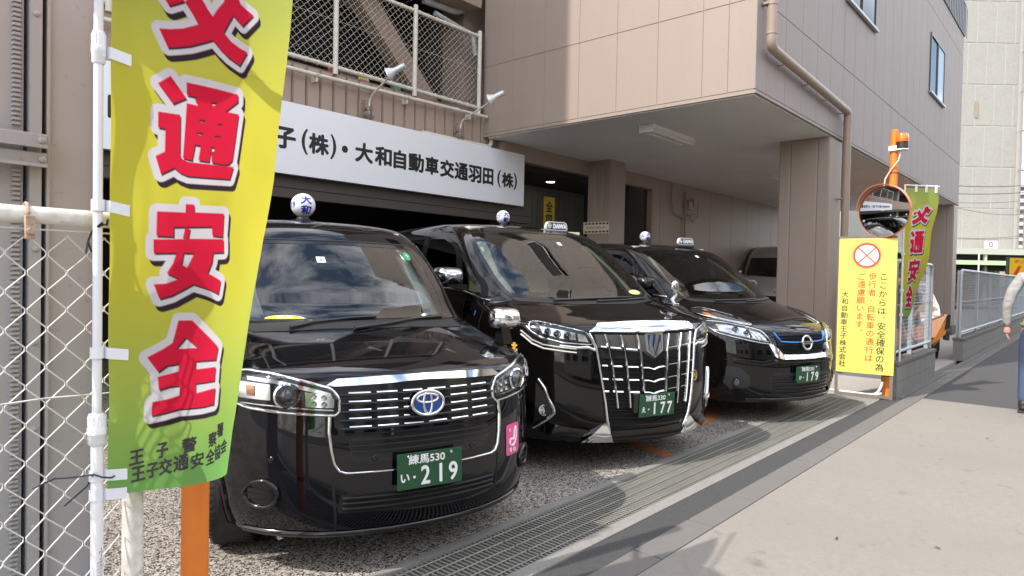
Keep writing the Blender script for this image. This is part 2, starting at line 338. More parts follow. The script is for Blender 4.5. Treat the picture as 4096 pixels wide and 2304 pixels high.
# downpipe
b=MB(); r=.058; y=OY-.11
def bend(p): # smooth polyline corners
    out=[Vector(p[0])]
    for i in range(1,len(p)-1):
        a,c,d=Vector(p[i-1]),Vector(p[i]),Vector(p[i+1]); u=(a-c).normalized(); v=(d-c).normalized(); k=.10
        for t in(0,.25,.5,.75,1): out.append((c+u*k)*(1-t)**2+c*2*t*(1-t)+(c+v*k)*t*t)
    out.append(Vector(p[-1])); return out
b.tube(bend([(7.93,y,9.0),(7.94,y,4.13),(11.11,y,3.99),(11.12,y,0.02)]),r,20)
for p,q in(((7.938,y,4.62),(7.938,y,4.67)),((7.94,y,4.28),(7.94,y,4.31)),((11.115,y,3.80),(11.115,y,3.84)),((11.12,y,2.65),(11.12,y,2.68)),((11.12,y,.9),(11.12,y,.93))): b.cyl(p,q,r+.006,n=20)
for xx in(8.4,9.3,10.1,10.9): b.cyl((xx,y-.02,4.13-(xx-7.94)*.044-.05),(xx,y-.02,4.13-(xx-7.94)*.044+.055),.008,n=8); b.box(xx-.01,xx+.01,y,OY-.0145,4.13-(xx-7.94)*.044-.075,4.13-(xx-7.94)*.044-.065)
for z in(4.64,2.66): b.box(7.87 if z>4 else 10.98,7.95 if z>4 else 11.1,y+.02,OY-.0145,z-.012,z+.012)
put(b.build('downpipe',mat('beige_pipe',(.36,.275,.215),.4,noise=[(4,.5,(.33,.25,.195))]),None,smooth=50),off)
# ------------------------------------------------------------------ the garage building behind the cars
gar=thing('garage_building','garage with ribbed concrete fascia and a dark vehicle opening behind the taxis','building',(0,7.5,0))
b=MB(); XL=-6.0
b.box(XL,8.3,7.54,7.9,2.62,3.935)
n=int((7.70-XL)/.195)
for i in range(n):
    xa=7.70-(i+1)*.195; b.hexa([(xa+.006,7.535,2.62),(xa+.189,7.535,2.62),(xa+.189,7.6,2.62),(xa+.006,7.6,2.62),(xa+.006,7.535,3.93),(xa+.189,7.535,3.93),(xa+.189,7.6,3.93),(xa+.006,7.6,3.93)])
    b.hexa([(xa+.022,7.5,2.62),(xa+.173,7.5,2.62),(xa+.187,7.536,2.62),(xa+.008,7.536,2.62),(xa+.022,7.5,3.93),(xa+.173,7.5,3.93),(xa+.187,7.536,3.93),(xa+.008,7.536,3.93)])
b.box(7.70,8.2,7.5,7.54,2.62,3.93)
put(b.build('fascia',M_fascia),gar)
b=MB(); b.box(XL,8.3,7.62,7.9,3.937,3.99); put(b.build('coping',M_fascia),gar)
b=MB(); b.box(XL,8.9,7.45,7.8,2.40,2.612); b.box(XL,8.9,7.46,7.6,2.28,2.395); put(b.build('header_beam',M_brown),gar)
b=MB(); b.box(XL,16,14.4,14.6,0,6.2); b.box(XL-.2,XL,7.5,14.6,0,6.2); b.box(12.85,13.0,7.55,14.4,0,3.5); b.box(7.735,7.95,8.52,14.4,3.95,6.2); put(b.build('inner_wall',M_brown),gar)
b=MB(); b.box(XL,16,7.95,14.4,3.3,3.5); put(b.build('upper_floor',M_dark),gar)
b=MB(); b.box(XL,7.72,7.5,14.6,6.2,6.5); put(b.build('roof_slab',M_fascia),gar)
b=MB(); b.hexa([(3.2,7.55,5.62),(7.70,7.55,5.62),(7.70,7.95,5.62),(3.2,7.95,5.62),(3.2,7.5,6.0),(7.70,7.5,6.0),(7.70,7.95,6.0),(3.2,7.95,6.0)]); b.box(XL,7.71,7.48,7.9,6.0,6.19); put(b.build('eaves_beam',M_fascia),gar)
b=MB(); y0,y1=8.2,8.45
b.hexa([(4.95,y0,6.2),(4.95,y1,6.2),(5.42,y1,6.2),(5.42,y0,6.2),(7.22,y0,3.95),(7.22,y1,3.95),(7.64,y1,3.95),(7.64,y0,3.95)]); put(b.build('diagonal_brace',M_fascia),gar)
b=MB(); b.box(7.75,8.3,8.0,8.5,3.95,6.2); put(b.build('terrace_column',M_fascia),gar)
b=MB(); b.tube(bend([(5.2,8.75,5.75),(6.55,8.75,5.33),(6.95,8.75,5.0),(6.98,8.75,3.9)]),.085,16); put(b.build('vent_duct',mat('grey_duct',(.45,.46,.47),.5)),gar)
b=MB(); b.tube(bend([(6.9,7.75,5.35),(7.45,7.75,5.27),(7.72,7.75,5.25),(7.73,7.7,4.9)]),.04,10); b.tube(bend([(6.8,7.9,5.55),(7.5,7.9,5.58),(7.8,7.9,5.75)]),.05,10); put(b.build('duct_bend',mat('grey_duct',(.45,.46,.47),.5)),gar)
b=MB(); b.box(9.75,12.8,9.1,9.2,0,3.28)
for i in range(16):
    for j in range(17): b.box(9.76+i*.19,9.76+i*.19+.18,9.09,9.1,.02+j*.19,.2+j*.19)
put(b.build('tiled_wall',mat('grey_green_tiles',(.20,.20,.175),.35,noise=[(2,.5,(.16,.16,.145))])),gar)
for q in((2.6,3.5,13.9,14.3,0,3.3),(9.2,9.55,8.2,8.7,0,3.3),(6.2,7.4,13.6,14.35,0,2.3)):
    b=MB(); b.box(*q); put(b.build('inner_column',mat('dim_beige_column',(.22,.185,.16),.7)),gar)
# dark net behind the terrace fence
b=MB()
x=1.0
while x<8.0: b.box(x,x+.012,8.9,8.905,3.5,6.2); x+=.035
z=3.55
while z<6.2: b.box(1.0,8.0,8.894,8.899,z,z+.008); z+=.05
put(b.build('dark_netting',mat('dark_net',(.03,.03,.03),.8)),gar)
# ------------------------------------------------------------------ terrace chain link fence
def chainlink(mb,x0,x1,z0,z1,y,dw,dh,r,n=5):
    k0=int((x1-x0)/(dw/2)); jit=random.Random(3)
    for k in range(k0):
        xa=x0+k*dw/2; pts=[]; z=z0-(dh/2 if k%2 else 0); s=0
        # wire k zigzags between xa-eps and xa+dw/2+eps
        i=0; z=z0; e=r*1.7
        while z<=z1+1e-6:
            right=((i+k)%2==0)
            pts.append((xa+(dw/2+e if right else -e)+jit.uniform(-.0015,.0015),y+(r*.9 if right else -r*.9),z)); z+=dh/2; i+=1
        # soften the bends
        q=[]
        for i,p in enumerate(pts):
            if 0<i<len(pts)-1:
                a=Vector(pts[i-1]);c=Vector(p);d=Vector(pts[i+1]); q+= [c+(a-c)*.10,c+(d-c)*.10]
            else: q.append(Vector(p))
        mb.tube(q,r,n)
tf=thing('chain_link_fence','cream painted chain link fence on top of the ribbed fascia above the white signboard','fence',(1.0,7.5,3.93))
b=MB()
for z in(5.14,4.02): b.tube([(1.0,7.5,z),(7.62,7.5,z)],.027,12)
x=1.1
while x<7.6:
    for z in(5.14,4.02): b.tube([(x,7.5+.03*math.cos(a),z+.03*math.sin(a)) for a in [i*math.pi/4 for i in range(8)]],.006,5,closed=True)
    x+=.165
put(b.build('rail',M_pipe,None,smooth=50),tf)
for x in(1.05,2.36,3.67,4.98,6.30,7.615):
    b=MB(); b.cyl((x,7.485,3.925),(x,7.485,5.205),.034,n=16); b.lathe([(.034,0),(.03,.014),(0,.02)],(x,7.485,5.205),(0,0,1),16)
    o=b.build('post',M_pipe,None,smooth=50); put(o,tf)
b=MB(); chainlink(b,1.0,7.6,4.04,5.13,7.5,.098,.098,.0028,4); b.tube([(1,7.5,4.62),(7.6,7.5,4.62)],.0025,4); put(b.build('wire_mesh',mat('fence_wire_beige',(.56,.50,.42),.6)),tf)
# conduit along the fascia
b=MB(); b.tube([(1,7.40,3.80),(4.7,7.40,3.825),(7.07,7.40,3.867),(7.72,7.40,3.878)],.027,12)
b.tube([(7.0,7.40,3.865),(7.1,7.40,3.868)],.034,12)
for x in(2.0,3.4,4.66,6.1,7.35): b.box(x-.012,x+.012,7.36,7.5,3.78+.0125*(x-1),3.80+.0125*(x-1)); b.box(x-.015,x+.015,7.4,7.5,3.70+.0125*(x-1),3.78+.0125*(x-1))
tag(b.build('conduit_pipe',M_pipe,None,smooth=50),'cream horizontal pipe bracketed along the ribbed fascia under the terrace fence','pipe')
b=MB(); b.tube(bend([(6.4,7.43,3.42),(7.55,7.43,3.425),(7.86,7.43,3.43),(7.88,7.45,3.56)]),.032,12)
tag(b.build('conduit_pipe',M_pipe,None,smooth=50),'short cream pipe bending up to the soffit above the signboard end','pipe')
# ------------------------------------------------------------------ vehicle toolkit (local axes: x across, y backwards from the nose, z up)
def paint(name,col,rough=.05):
    return mat(name,col,rough,spec=.5)
M_paint=paint('black_car_paint',(.0028,.003,.0048),.03); M_paintb=paint('black_paint_brown_reflection',(.0032,.0027,.0025),.03); M_silver=mat('silver_van_paint',(.42,.41,.39),.3,.35,coat=.6)  # second black is tinted brown for the reflections it shows
M_chrome=mat('chrome',(.86,.87,.88),.06,1.0); M_chromed=mat('dark_chrome',(.55,.55,.57),.12,1.0)
M_gloss=mat('gloss_black_trim',(.008,.008,.009),.12,spec=.6); M_trim=mat('matt_black_trim',(.014,.014,.015),.5); M_hole=mat('grille_void',(.004,.004,.004),.9)
M_cream=mat('cream_interior',(.78,.76,.55),.8); M_greyint=mat('light_grey_interior',(.80,.84,.76),.8); M_seat=mat('dark_seat',(.03,.03,.033),.7); M_dash=mat('dashboard',(.022,.023,.026),.6)
M_plate=mat('green_plate',(.012,.075,.03),.35); M_lampw=mat('white_lamp_globe',(.82,.82,.84),.18,coat=.6); M_blue=mat('blue_lettering',(.02,.03,.32),.4); M_wht=mat('white_lettering',(.85,.85,.85),.4)
M_gold=mat('gold_lettering',(.75,.40,.09),.4); M_lens=None; M_amber=mat('amber_reflector',(.7,.22,.05),.15,coat=1); M_refl=mat('lamp_reflector',(.75,.75,.77),.12,.9); M_bulb=mat('lamp_projector',(.05,.055,.065),.02,spec=1.0,coat=1)
M_tyre=mat('tyre_rubber',(.017,.017,.017),.8); M_rim=mat('alloy_rim',(.35,.35,.36),.3,.9)
def glass(name,tint,ior):
    m=bpy.data.materials.new(name); m.use_nodes=True; n=m.node_tree.nodes;l=m.node_tree.links; n.remove(n['Principled BSDF'])
    t=n.new('ShaderNodeBsdfTransparent'); t.inputs[0].default_value=(*tint,1); g=n.new('ShaderNodeBsdfGlossy'); g.inputs['Roughness'].default_value=0
    fr=n.new('ShaderNodeFresnel'); fr.inputs[0].default_value=ior; x=n.new('ShaderNodeMixShader'); l.new(fr.outputs[0],x.inputs[0]); l.new(t.outputs[0],x.inputs[1]); l.new(g.outputs[0],x.inputs[2]); l.new(x.outputs[0],n['Material Output'].inputs[0]); return m
M_ws=glass('windscreen_glass',(.72,.78,.76),1.95); M_side=glass('side_window_glass',(.45,.48,.46),1.65); M_priv=glass('privacy_glass',(.05,.05,.055),1.6); M_lens=glass('clear_lamp_lens',(.93,.94,.95),1.45)
def pchip(xs,ys,x):
    xs=np.array(xs,float);ys=np.array(ys,float);h=np.diff(xs);d=np.diff(ys)/h;m=np.zeros(len(xs))
    for i in range(1,len(xs)-1):
        if d[i-1]*d[i]>0: w1=2*h[i]+h[i-1];w2=h[i]+2*h[i-1]; m[i]=(w1+w2)/(w1/d[i-1]+w2/d[i])
    m[0]=d[0];m[-1]=d[-1]
    k=np.clip(np.searchsorted(xs,x)-1,0,len(h)-1);t=(x-xs[k])/h[k]
    return ys[k]*(1+2*t)*(1-t)**2+m[k]*h[k]*t*(1-t)**2+ys[k+1]*t*t*(3-2*t)+m[k+1]*h[k]*t*t*(t-1)
def contour(v0,z,w,bow,D,n,Lr,dz,nf=38,ns=64,nr=12):
    """half contour from the nose centre round the corner, along the side, to the tail centre"""
    pts=[]
    for i in range(nf+1):
        th=math.pi/2*(i/nf)**.85; t=math.sin(th)**(2/n); c=math.cos(th)**(2/n) if th<math.pi/2-1e-9 else 0
        pts.append((w*t,v0+bow*t*t+D*(1-c),z-dz*t*t))
    ve=v0+bow+D; Dr=min(.22,(Lr-ve)*.4)
    for i in range(1,ns+1):
        s=i/ns; pts.append((w,ve+(Lr-Dr-ve)*s,z-dz))
    for i in range(1,nr+1):
        th=math.pi/2*(1-i/nr); t=math.sin(th)**(2/4); pts.append((w*t,Lr-Dr*(1-math.cos(th)**.5),z-dz))
    return pts
class Body:
    def __init__(s,keys,nrow=200,inset=0,zmin=None):
        K=np.array(keys,float); 
        if zmin is not None: pass
        sl=np.concatenate([[0],np.cumsum(np.hypot(np.diff(K[:,0]),np.diff(K[:,1])))]); S=np.linspace(0,sl[-1],nrow)
        S=np.unique(np.concatenate([S,np.linspace(sl[-3],sl[-1],8)]))
        C=[pchip(sl,K[:,j],S) for j in range(K.shape[1])]
        rows=[]
        for i in range(len(S)):
            z,v0,w_,bow,D,n,Lr,dz=[C[j][i] for j in range(8)]
            if inset: q_=min(1,max(0,(z-.9)/.7)); z-=inset*.9*q_*q_*(3-2*q_); v0+=inset; w_=max(.02,w_-inset); Lr-=inset
            if zmin is not None and z<zmin: continue
            rows.append(contour(v0,z,w_,bow,D,n,Lr,dz))
        h=[[Vector(p) for p in r] for r in rows]; s.nc=len(h[0]); s.v=[];s.f=[]
        full=[[Vector((-p.x,p.y,p.z)) for p in r[1:-1][::-1]] for r in h]
        m=2*s.nc-2
        for r,q in zip(h,full): s.v+=r+q
        for i in range(len(h)-1):
            for j in range(m):
                s.f.append((i*m+j,i*m+(j+1)%m,(i+1)*m+(j+1)%m,(i+1)*m+j))
        s.f.append(tuple(range((len(h)-1)*m,len(h)*m)))
        s.bvh=BVHTree.FromPolygons(s.v,s.f)
        nv=[Vector((0,0,0)) for _ in s.v]
        for f in s.f[:-1]:
            a,b_,c,d=[s.v[i] for i in f]; q=(c-a).cross(d-b_)
            for i in f: nv[i]+=q.normalized()
        s.n=[(x.normalized() if x.length>0 else Vector((0,0,1))) for x in nv]
        # make sure normals point outwards
        c=sum((v for v in s.v),Vector())/len(s.v)
        if sum((n_.dot(v-c)) for n_,v in zip(s.n,s.v))<0: s.n=[-x for x in s.n]; s.flip=True
        else: s.flip=False
    def hit(s,o,d):
        loc,nn,i,_=s.bvh.ray_cast(Vector(o),Vector(d))
        if loc is None:
            loc,nn,i,_=s.bvh.find_nearest(Vector(o)+Vector(d)*2)
        f=s.f[i]
        if len(f)>4: return loc,Vector((0,0,1))
        N_=Vector()
        for k in f: N_+=s.n[k]/max((s.v[k]-loc).length,1e-4)
        return loc,N_.normalized()
    def proj(s,a,b,ax):
        if ax=='F': return s.hit((a,-2,b),(0,1,0))        # a=x,b=z seen from the front
        if ax=='L': return s.hit((-3,a,b),(1,0,0))        # a=y,b=z seen from the left of the picture
        if ax=='R': return s.hit((3,a,b),(-1,0,0))
        return s.hit((a,b,4),(0,0,-1))                    # top: a=x,b=y
    def mesh(s,name,m,parent,cuts=(),arches=()):
        keep=[]
        for f in s.f:
            pts=[s.v[k] for k in f]; c=sum(pts,Vector())/len(f); ok=True
            for (ax,poly) in cuts:
                if ax=='F' and c.y<2.3 and all(inside((q.x,q.z),poly) for q in pts): ok=False
                if ax=='L' and c.x<-.3 and all(inside((q.y,q.z),poly) for q in pts): ok=False
                if ax=='R' and c.x>.3 and all(inside((q.y,q.z),poly) for q in pts): ok=False
            for (y,z,r) in arches:
                if abs(c.x)>.5 and (c.y-y)**2+(c.z-z)**2<r*r: ok=False
            if ok: keep.append(f[::-1] if s.flip else f)
        b=MB(); b.add([v[:] for v in s.v],keep); o=b.build(name,m,parent); o.data.shade_smooth(); return o
def inside(p,poly):
    x,y=p;r=False;j=len(poly)-1
    for i in range(len(poly)):
        xi,yi=poly[i];xj,yj=poly[j]
        if (yi>y)!=(yj>y) and x<(xj-xi)*(y-yi)/(yj-yi)+xi: r=not r
        j=i
    return r
def resample(poly,g,closed=True):
    out=[];n=len(poly)
    for i in range(n if closed else n-1):
        a=poly[i];b_=poly[(i+1)%n]; k=max(1,int(math.ceil(math.hypot(b_[0]-a[0],b_[1]-a[1])/g)))
        for j in range(k): out.append((a[0]+(b_[0]-a[0])*j/k,a[1]+(b_[1]-a[1])*j/k))
    if not closed: out.append(poly[-1])
    return out
def rnd(poly,r,closed=True,n=4): # round the corners of a polygon
    out=[];m=len(poly)
    for i in range(m):
        if not closed and i in(0,m-1): out.append(poly[i]); continue
        a,c,d=Vector(poly[i-1]),Vector(poly[i]),Vector(poly[(i+1)%m]); u=a-c;v=d-c
        k=min(r,u.length*.45,v.length*.45); p=c+u.normalized()*k;q=c+v.normalized()*k
        for j in range(n+1): t=j/n; out.append(tuple(p*(1-t)**2+c*2*t*(1-t)+q*t*t))
    return out
def mir(poly): return [(-x,y) for x,y in poly][::-1]
def patch(body,poly,ax,m,parent,name,off=.004,depth=.012,g=.03,mb=None,k=None,bulge=0,tz=0):
    """a panel lying on the body inside the outline poly; off lifts it, depth gives its skirt"""
    B=resample(poly,g); nb=len(B); xs=[p[0] for p in B];ys=[p[1] for p in B]; pts=list(B)
    x=min(xs)+g
    while x<max(xs):
        y=min(ys)+g
        while y<max(ys):
            if inside((x,y),poly) and min((x-a)**2+(y-b_)**2 for a,b_ in B)>(g*.5)**2: pts.append((x,y))
            y+=g
        x+=g
    r=delaunay_2d_cdt([Vector(p) for p in pts],[(i,(i+1)%nb) for i in range(nb)],[],1,1e-7)
    own=mb is None; mb=mb or MB(); V=[];Nn=[]
    for p in r[0]:
        loc,nn=body.proj(p.x,p.y,ax); V.append(loc);Nn.append(nn)
    bi=[None]*nb
    for i,src in enumerate(r[3]):
        for q in src:
            if q<nb: bi[q]=i
    def dist(i):
        p=r[0][i]; return min(math.hypot(p.x-a,p.y-b_) for a,b_ in B)
    zm=max(ys); top=[v+n_*(off+tz*(zm-r[0][i].y)+(bulge*min(1,dist(i)/.05)**.5 if bulge else 0)) for i,(v,n_) in enumerate(zip(V,Nn))]
    fs=[]
    for f in r[2]:
        a,b_,c=[top[i] for i in f[:3]]
        fs.append(tuple(f) if (b_-a).cross(c-a).dot(Nn[f[0]])>0 else tuple(f)[::-1])
    mb.add([t[:] for t in top],fs,k)
    if depth:
        ring=[i for i in bi if i is not None]; o=[top[i][:] for i in ring]+[(top[i]-Nn[i]*(depth+tz*(zm-r[0][i].y)))[:] for i in ring]; n_=len(ring)
        mb.add(o,[(i,(i+1)%n_,(i+1)%n_+n_,i+n_) for i in range(n_)],k)
    if own:
        ob=mb.build(name,m,parent); ob.data.shade_smooth(); ob.data.set_sharp_from_angle(angle=R(40)); return ob
def path3(body,line,ax,g=.02,closed=False,off=0):
    return [(lambda h:h[0]+h[1]*off)(body.proj(p[0],p[1],ax)) for p in resample(line,g,closed)]
def trim(body,line,ax,m,parent,name,wd=.02,ht=.008,off=0,closed=False,mb=None,k=None,g=.02,flat=False,tilt=False):
    """a raised moulding swept along a line on the body"""
    L_=resample(line,g,closed); P=[body.proj(p[0],p[1],ax) for p in L_]; n=len(P); own=mb is None; mb=mb or MB(); vs=[];fs=[]
    ww=wd if callable(wd) else (lambda t:wd)
    sec=[(-.5,0),(-.42,.75),(-.2,1),(.2,1),(.42,.75),(.5,0)] if not flat else [(-.5,0),(-.5,1),(.5,1),(.5,0)]
    if tilt: sec=[(-.5,0),(-.5,1),(-.38,1),(.5,.3),(.5,0)]
    m_=len(sec)
    for i,(c,nn) in enumerate(P):
        a=P[(i+1)%n][0] if (closed or i<n-1) else c; b_=P[i-1][0] if (closed or i>0) else c
        t=(a-b_).normalized(); s_=nn.cross(t).normalized(); q=ww(i/max(1,n-1))
        for x,h in sec: vs.append((c+s_*x*q+nn*(off+h*ht))[:])
    for i in range(n if closed else n-1):
        for j in range(m_-1): fs.append((i*m_+j,i*m_+j+1,((i+1)%n)*m_+j+1,((i+1)%n)*m_+j))
    if not closed: fs+= [tuple(range(m_)),tuple(range((n-1)*m_,n*m_))[::-1]]
    mb.add(vs,fs,k)
    if own:
        ob=mb.build(name,m,parent); ob.data.shade_smooth(); ob.data.set_sharp_from_angle(angle=R(50)); return ob
def local(body,x,z,off=0,ax='F'):
    """mapper onto the tangent plane of the body at a point, for badges and plates"""
    c,n=body.proj(x,z,ax); upv=Vector((0,0,1)); ux=upv.cross(n)*-1 if ax!='F' else Vector((0,0,1)).cross(n)
    ux=ux.normalized(); 
    if ax=='F' and ux.x<0: ux=-ux
    if ax=='L' and ux.y>0: ux=-ux
    uy=n.cross(ux).normalized()
    if uy.z<0: uy=-uy
    return plane3(c+n*off,ux,uy,n)
def wheel(parent,x,y,r,wd,side):
    w_=thing_part('wheel',parent,(x,y,r))
    b=MB(); s=side
    prof=[(r*.66,-wd*.5),(r*.80,-wd*.54),(r*.95,-wd*.5),(r*.992,-wd*.42),(r,-wd*.3),(r,wd*.3),(r*.992,wd*.42),(r*.95,wd*.5),(r*.80,wd*.54),(r*.66,wd*.5)]
    b.lathe(prof,(0,0,0),(1,0,0),48)
    for gx in(-.28,-.09,.09,.28): b.lathe([(r*1.0008,wd*gx-.004),(r*1.0012,wd*gx),(r*1.0008,wd*gx+.004)],(0,0,0),(1,0,0),48)
    for i in range(60):
        a=2*math.pi*i/60
        for sx in(-1,1):
            p=[(sx*wd*.30,0),(sx*wd*.50,.0)]
            b.box(min(sx*wd*.30,sx*wd*.47),max(sx*wd*.30,sx*wd*.47),-.004,.004,r*.965,r*1.003)
            for q in range(8): 
                v=b.v[-8+q]; cy,cz=v[1],v[2]; b.v[-8+q]=(v[0],cy*math.cos(a)-cz*math.sin(a),cy*math.sin(a)+cz*math.cos(a))
    b.build('tyre',M_tyre,w_,smooth=35)
    b=MB(); b.lathe([(r*.66,-wd*.45),(r*.62,-wd*.3),(r*.62,wd*.3),(r*.66,wd*.47),(r*.60,wd*.42),(r*.58,wd*.30)],(0,0,0),(s,0,0),40)
    for i in range(5):
        a=2*math.pi*i/5; c,sn=math.cos(a),math.sin(a); t=lambda q,h,d:(s*d,c*h-sn*q,sn*h+c*q)
        b.hexa([t(-.05,.03,wd*.25),t(.05,.03,wd*.25),t(.035,r*.62,wd*.25),t(-.035,r*.62,wd*.25),t(-.05,.03,wd*.40),t(.05,.03,wd*.40),t(.035,r*.62,wd*.42),t(-.035,r*.62,wd*.42)])
    b.cyl((s*wd*.2,0,0),(s*wd*.42,0,0),.06,n=20); b.build('rim',M_rim,w_,smooth=40)
    return w_
def thing_part(name,parent,loc):
    o=bpy.data.objects.new(name,None); COL.objects.link(o); o.parent=parent; o.location=loc; o.empty_display_size=.1; return o
def ball_lamp(parent,x,y,z,r,num,turn):
    b=MB(); b.lathe([(r*.62,-.03),(r*.62,-.005),(r*.5,.0),(r*.42,.02)],(0,0,0),(0,0,1),28); b.box(-r*1.0,r*1.0,-.035,.035,-.035,-.012,c=.008); base=b.build('lamp_base',M_black,parent,smooth=40); base.location=(x,y,z)
    b=MB(); b.sphere((0,0,r*1.12),r,40,26); g=b.build('roof_lamp',M_lampw,parent,smooth=180); g.location=(x,y,z)
    def on(az):
        def f(px,py,d): # px,py metres on the globe
            lo=az+px/r; la=py/r; rr=r*1.004+d; return (rr*math.cos(la)*math.sin(lo),-rr*math.cos(la)*math.cos(lo),r*1.12+rr*math.sin(la))
        return f
    b=MB(); t=turn; text(b,'大',0,r*.44,r*.74,on(t+.02),.0035,wid=r*.92,sub=.011); text(b,'和',0,-r*.48,r*.76,on(t+.02),.0035,wid=r*.88,sub=.011)
    text(b,num,0,0,r*.46,on(t-1.36),.002,wid=r*.80,sub=.011); text(b,'大',0,r*.44,r*.74,on(t+3.1),.0028,wid=r*.80,sub=.011); text(b,'和',0,-r*.48,r*.76,on(t+3.1),.0028,wid=r*.80,sub=.011)
    b.build('lettering',M_blue,g)
def plate(parent,body,x,z,y,area,kana,num,pitch=0):
    c=thing_part('number_plate',parent,(x,y,z)); c.rotation_euler=(pitch,0,0)
    b=MB(); b.box(-.165,.165,-.004,.004,-.0825,.0825,c=.003); b.box(-.150,.150,.004,.03,-.07,.07); pl=b.build('plate_panel',M_plate,c)
    to=plane3((0,-.0052,0),(1,0,0),(0,0,1),(0,-1,0)); b=MB()
    text(b,area,-.018 if len(area)<9 else 0,.052,.043,to,.0012,wid=.182); text(b,kana,-.128,-.028,.036,to,.0016); text(b,'・',-.082,-.028,.012,to,.0005)
    xs={0:-.036,1:.028,2:.108}
    ch=num
    for i,d in enumerate(ch): text(b,d,(-.026,.052,.117)[i] if len(ch)==3 else 0,-.024,.082,to,.0026,wid=(.042 if d!='1' else .010))
    b.build('plate_lettering',M_wht,c)
    b=MB()
    for sx in(-.108,.108): b.lathe([(.0,.004),(.006,.003),(.008,0)],(sx,-.004,.066),(0,-1,0),10)
    b.build('plate_bolt',M_chrome,c)
    return c
def roof_sign(parent,x,y,z,w_):
    b=MB(); b.box(-w_*.48,w_*.48,-.03,.05,0,.035,c=.012); s=b.build('sign_base',M_black,parent); s.location=(x,y,z)
    b=MB(); P=rnd([(-w_/2,0),(w_/2,0),(w_/2-.02,.085),(-w_/2+.02,.085)],.035); b.prism(P,lambda a,c,d:(a,-.012+d,.036+c),.026); s=b.build('roof_sign',mat('sign_white',(.75,.76,.76),.3),parent,smooth=40); s.location=(x,y,z)
    b=MB(); P=rnd([(-w_/2+.012,.008),(w_/2-.012,.008),(w_/2-.028,.077),(-w_/2+.028,.077)],.03); b.prism(P,lambda a,c,d:(a,-.0145+d,.036+c),.002); f=b.build('sign_face',mat('sign_dark_face',(.05,.055,.065),.3),s)
    b=MB(); to=plane3((0,-.0155,.036),(1,0,0),(0,0,1),(0,-1,0)); text(b,'DAIWA',.035,.042,.043,to,.0035,wid=w_*.56); b.build('lettering',M_wht,s)
    b=MB(); cx=-w_*.34; ring=[(cx+.024*math.cos(a),-.0165,.036+.043+.024*math.sin(a)) for a in [i*math.pi/12 for i in range(24)]]; b.tube(ring,.0025,6,closed=True)
    to2=plane3((0,-.0165,.036),(1,0,0),(0,0,1),(0,-1,0)); text(b,'和',cx,.043,.026,to2,.0015); b.build('emblem',M_wht,s)
def oval(a,b_,n=40,cx=0,cy=0,r=0): return [(cx+a*math.cos(2*math.pi*i/n)*math.cos(r)-b_*math.sin(2*math.pi*i/n)*math.sin(r),cy+a*math.cos(2*math.pi*i/n)*math.sin(r)+b_*math.sin(2*math.pi*i/n)*math.cos(r)) for i in range(n)]
def ringtube(mb,to,pts,r,k=None,n=8): mb.tube([to(x,y,r*.6) for x,y in pts],r,n,k,closed=True)
def oval_emblem(parent,to,s=1.0,name='emblem',blue=True):
    b=MB(); b.prism(oval(.062*s,.043*s),lambda x,y,d:to(x,y,-.006+d),.012); e=b.build(name,mat('emblem_blue',(.012,.07,.30),.08,coat=1) if blue else M_gloss,parent)
    b=MB(); q=lambda x,y,d:to(x,y,d+.006)
    ringtube(b,q,oval(.063*s,.044*s),.0058*s); ringtube(b,q,oval(.042*s,.0155*s,cy=.0165*s),.0048*s); ringtube(b,q,oval(.0165*s,.040*s),.0048*s); b.build('emblem_ring',M_chrome,e,smooth=60)
    return e
def wiper(parent,body,line,m=None):
    P=path3(body,line,'F',.05); b=MB(); Q=[p+Vector((0,-.022,.012)) for p in P]; b.tube(Q,[.011]+[.008]*(len(Q)-2)+[.005],6)
    b.tube([p+Vector((0,-.006,.004)) for p in P],.006,5); b.build('wiper',M_black,parent,smooth=50)
def interior(parent,y0,z0,zs,w_,mtrim,seatm=None,wheelx=-.36):
    seatm=seatm or M_seat
    b=MB(); b.hexa([(-w_,y0,z0-.25),(w_,y0,z0-.25),(w_,y0+.55,z0-.35),(-w_,y0+.55,z0-.35),(-w_,y0,z0),(w_,y0,z0),(w_,y0+.5,z0-.02),(-w_,y0+.5,z0-.02)]); b.build('dashboard',M_dash,parent)
    for sx in(-.36,.36):
        b=MB(); yb=y0+1.05; b.box(sx-.24,sx+.24,yb-.5,yb,zs-.12,zs+.02,c=.04)
        P=[(-.24,0),(.24,0),(.20,.56),(-.20,.56)]; b.prism(rnd(P,.1),lambda x,y,d:(sx+x,yb+d+y*.18,zs+y),.12); b.prism(rnd([(-.13,.60),(.13,.60),(.11,.80),(-.11,.80)],.06),lambda x,y,d:(sx+x,yb+d+.02+y*.18,zs+y),.09); b.build('seat',seatm,parent,smooth=40)
    b=MB(); c=Vector((wheelx,y0+.50,z0+.02)); n=Vector((0,.9,.45)).normalized(); u=Vector((1,0,0)); v=n.cross(u)
    b.tube([c+(u*math.cos(a)+v*math.sin(a))*.185 for a in [i*math.pi/14 for i in range(28)]],.014,8,closed=True)
    for a in(0.2,2.94,-1.57): b.tube([c,c+(u*math.cos(a)+v*math.sin(a))*.18],.014,6)
    b.build('steering_wheel',M_black,parent,smooth=60)
    b=MB(); b.box(-w_-.05,w_+.05,y0+2.2,y0+2.25,.4,z0+.35,c=.03); b.box(-w_-.1,w_+.1,y0-.3,y0+3.0,.30,.36); b.build('rear_seat',seatm,parent)
def mirror_cap(parent,name,P,m,body=None): pass
CARS={}
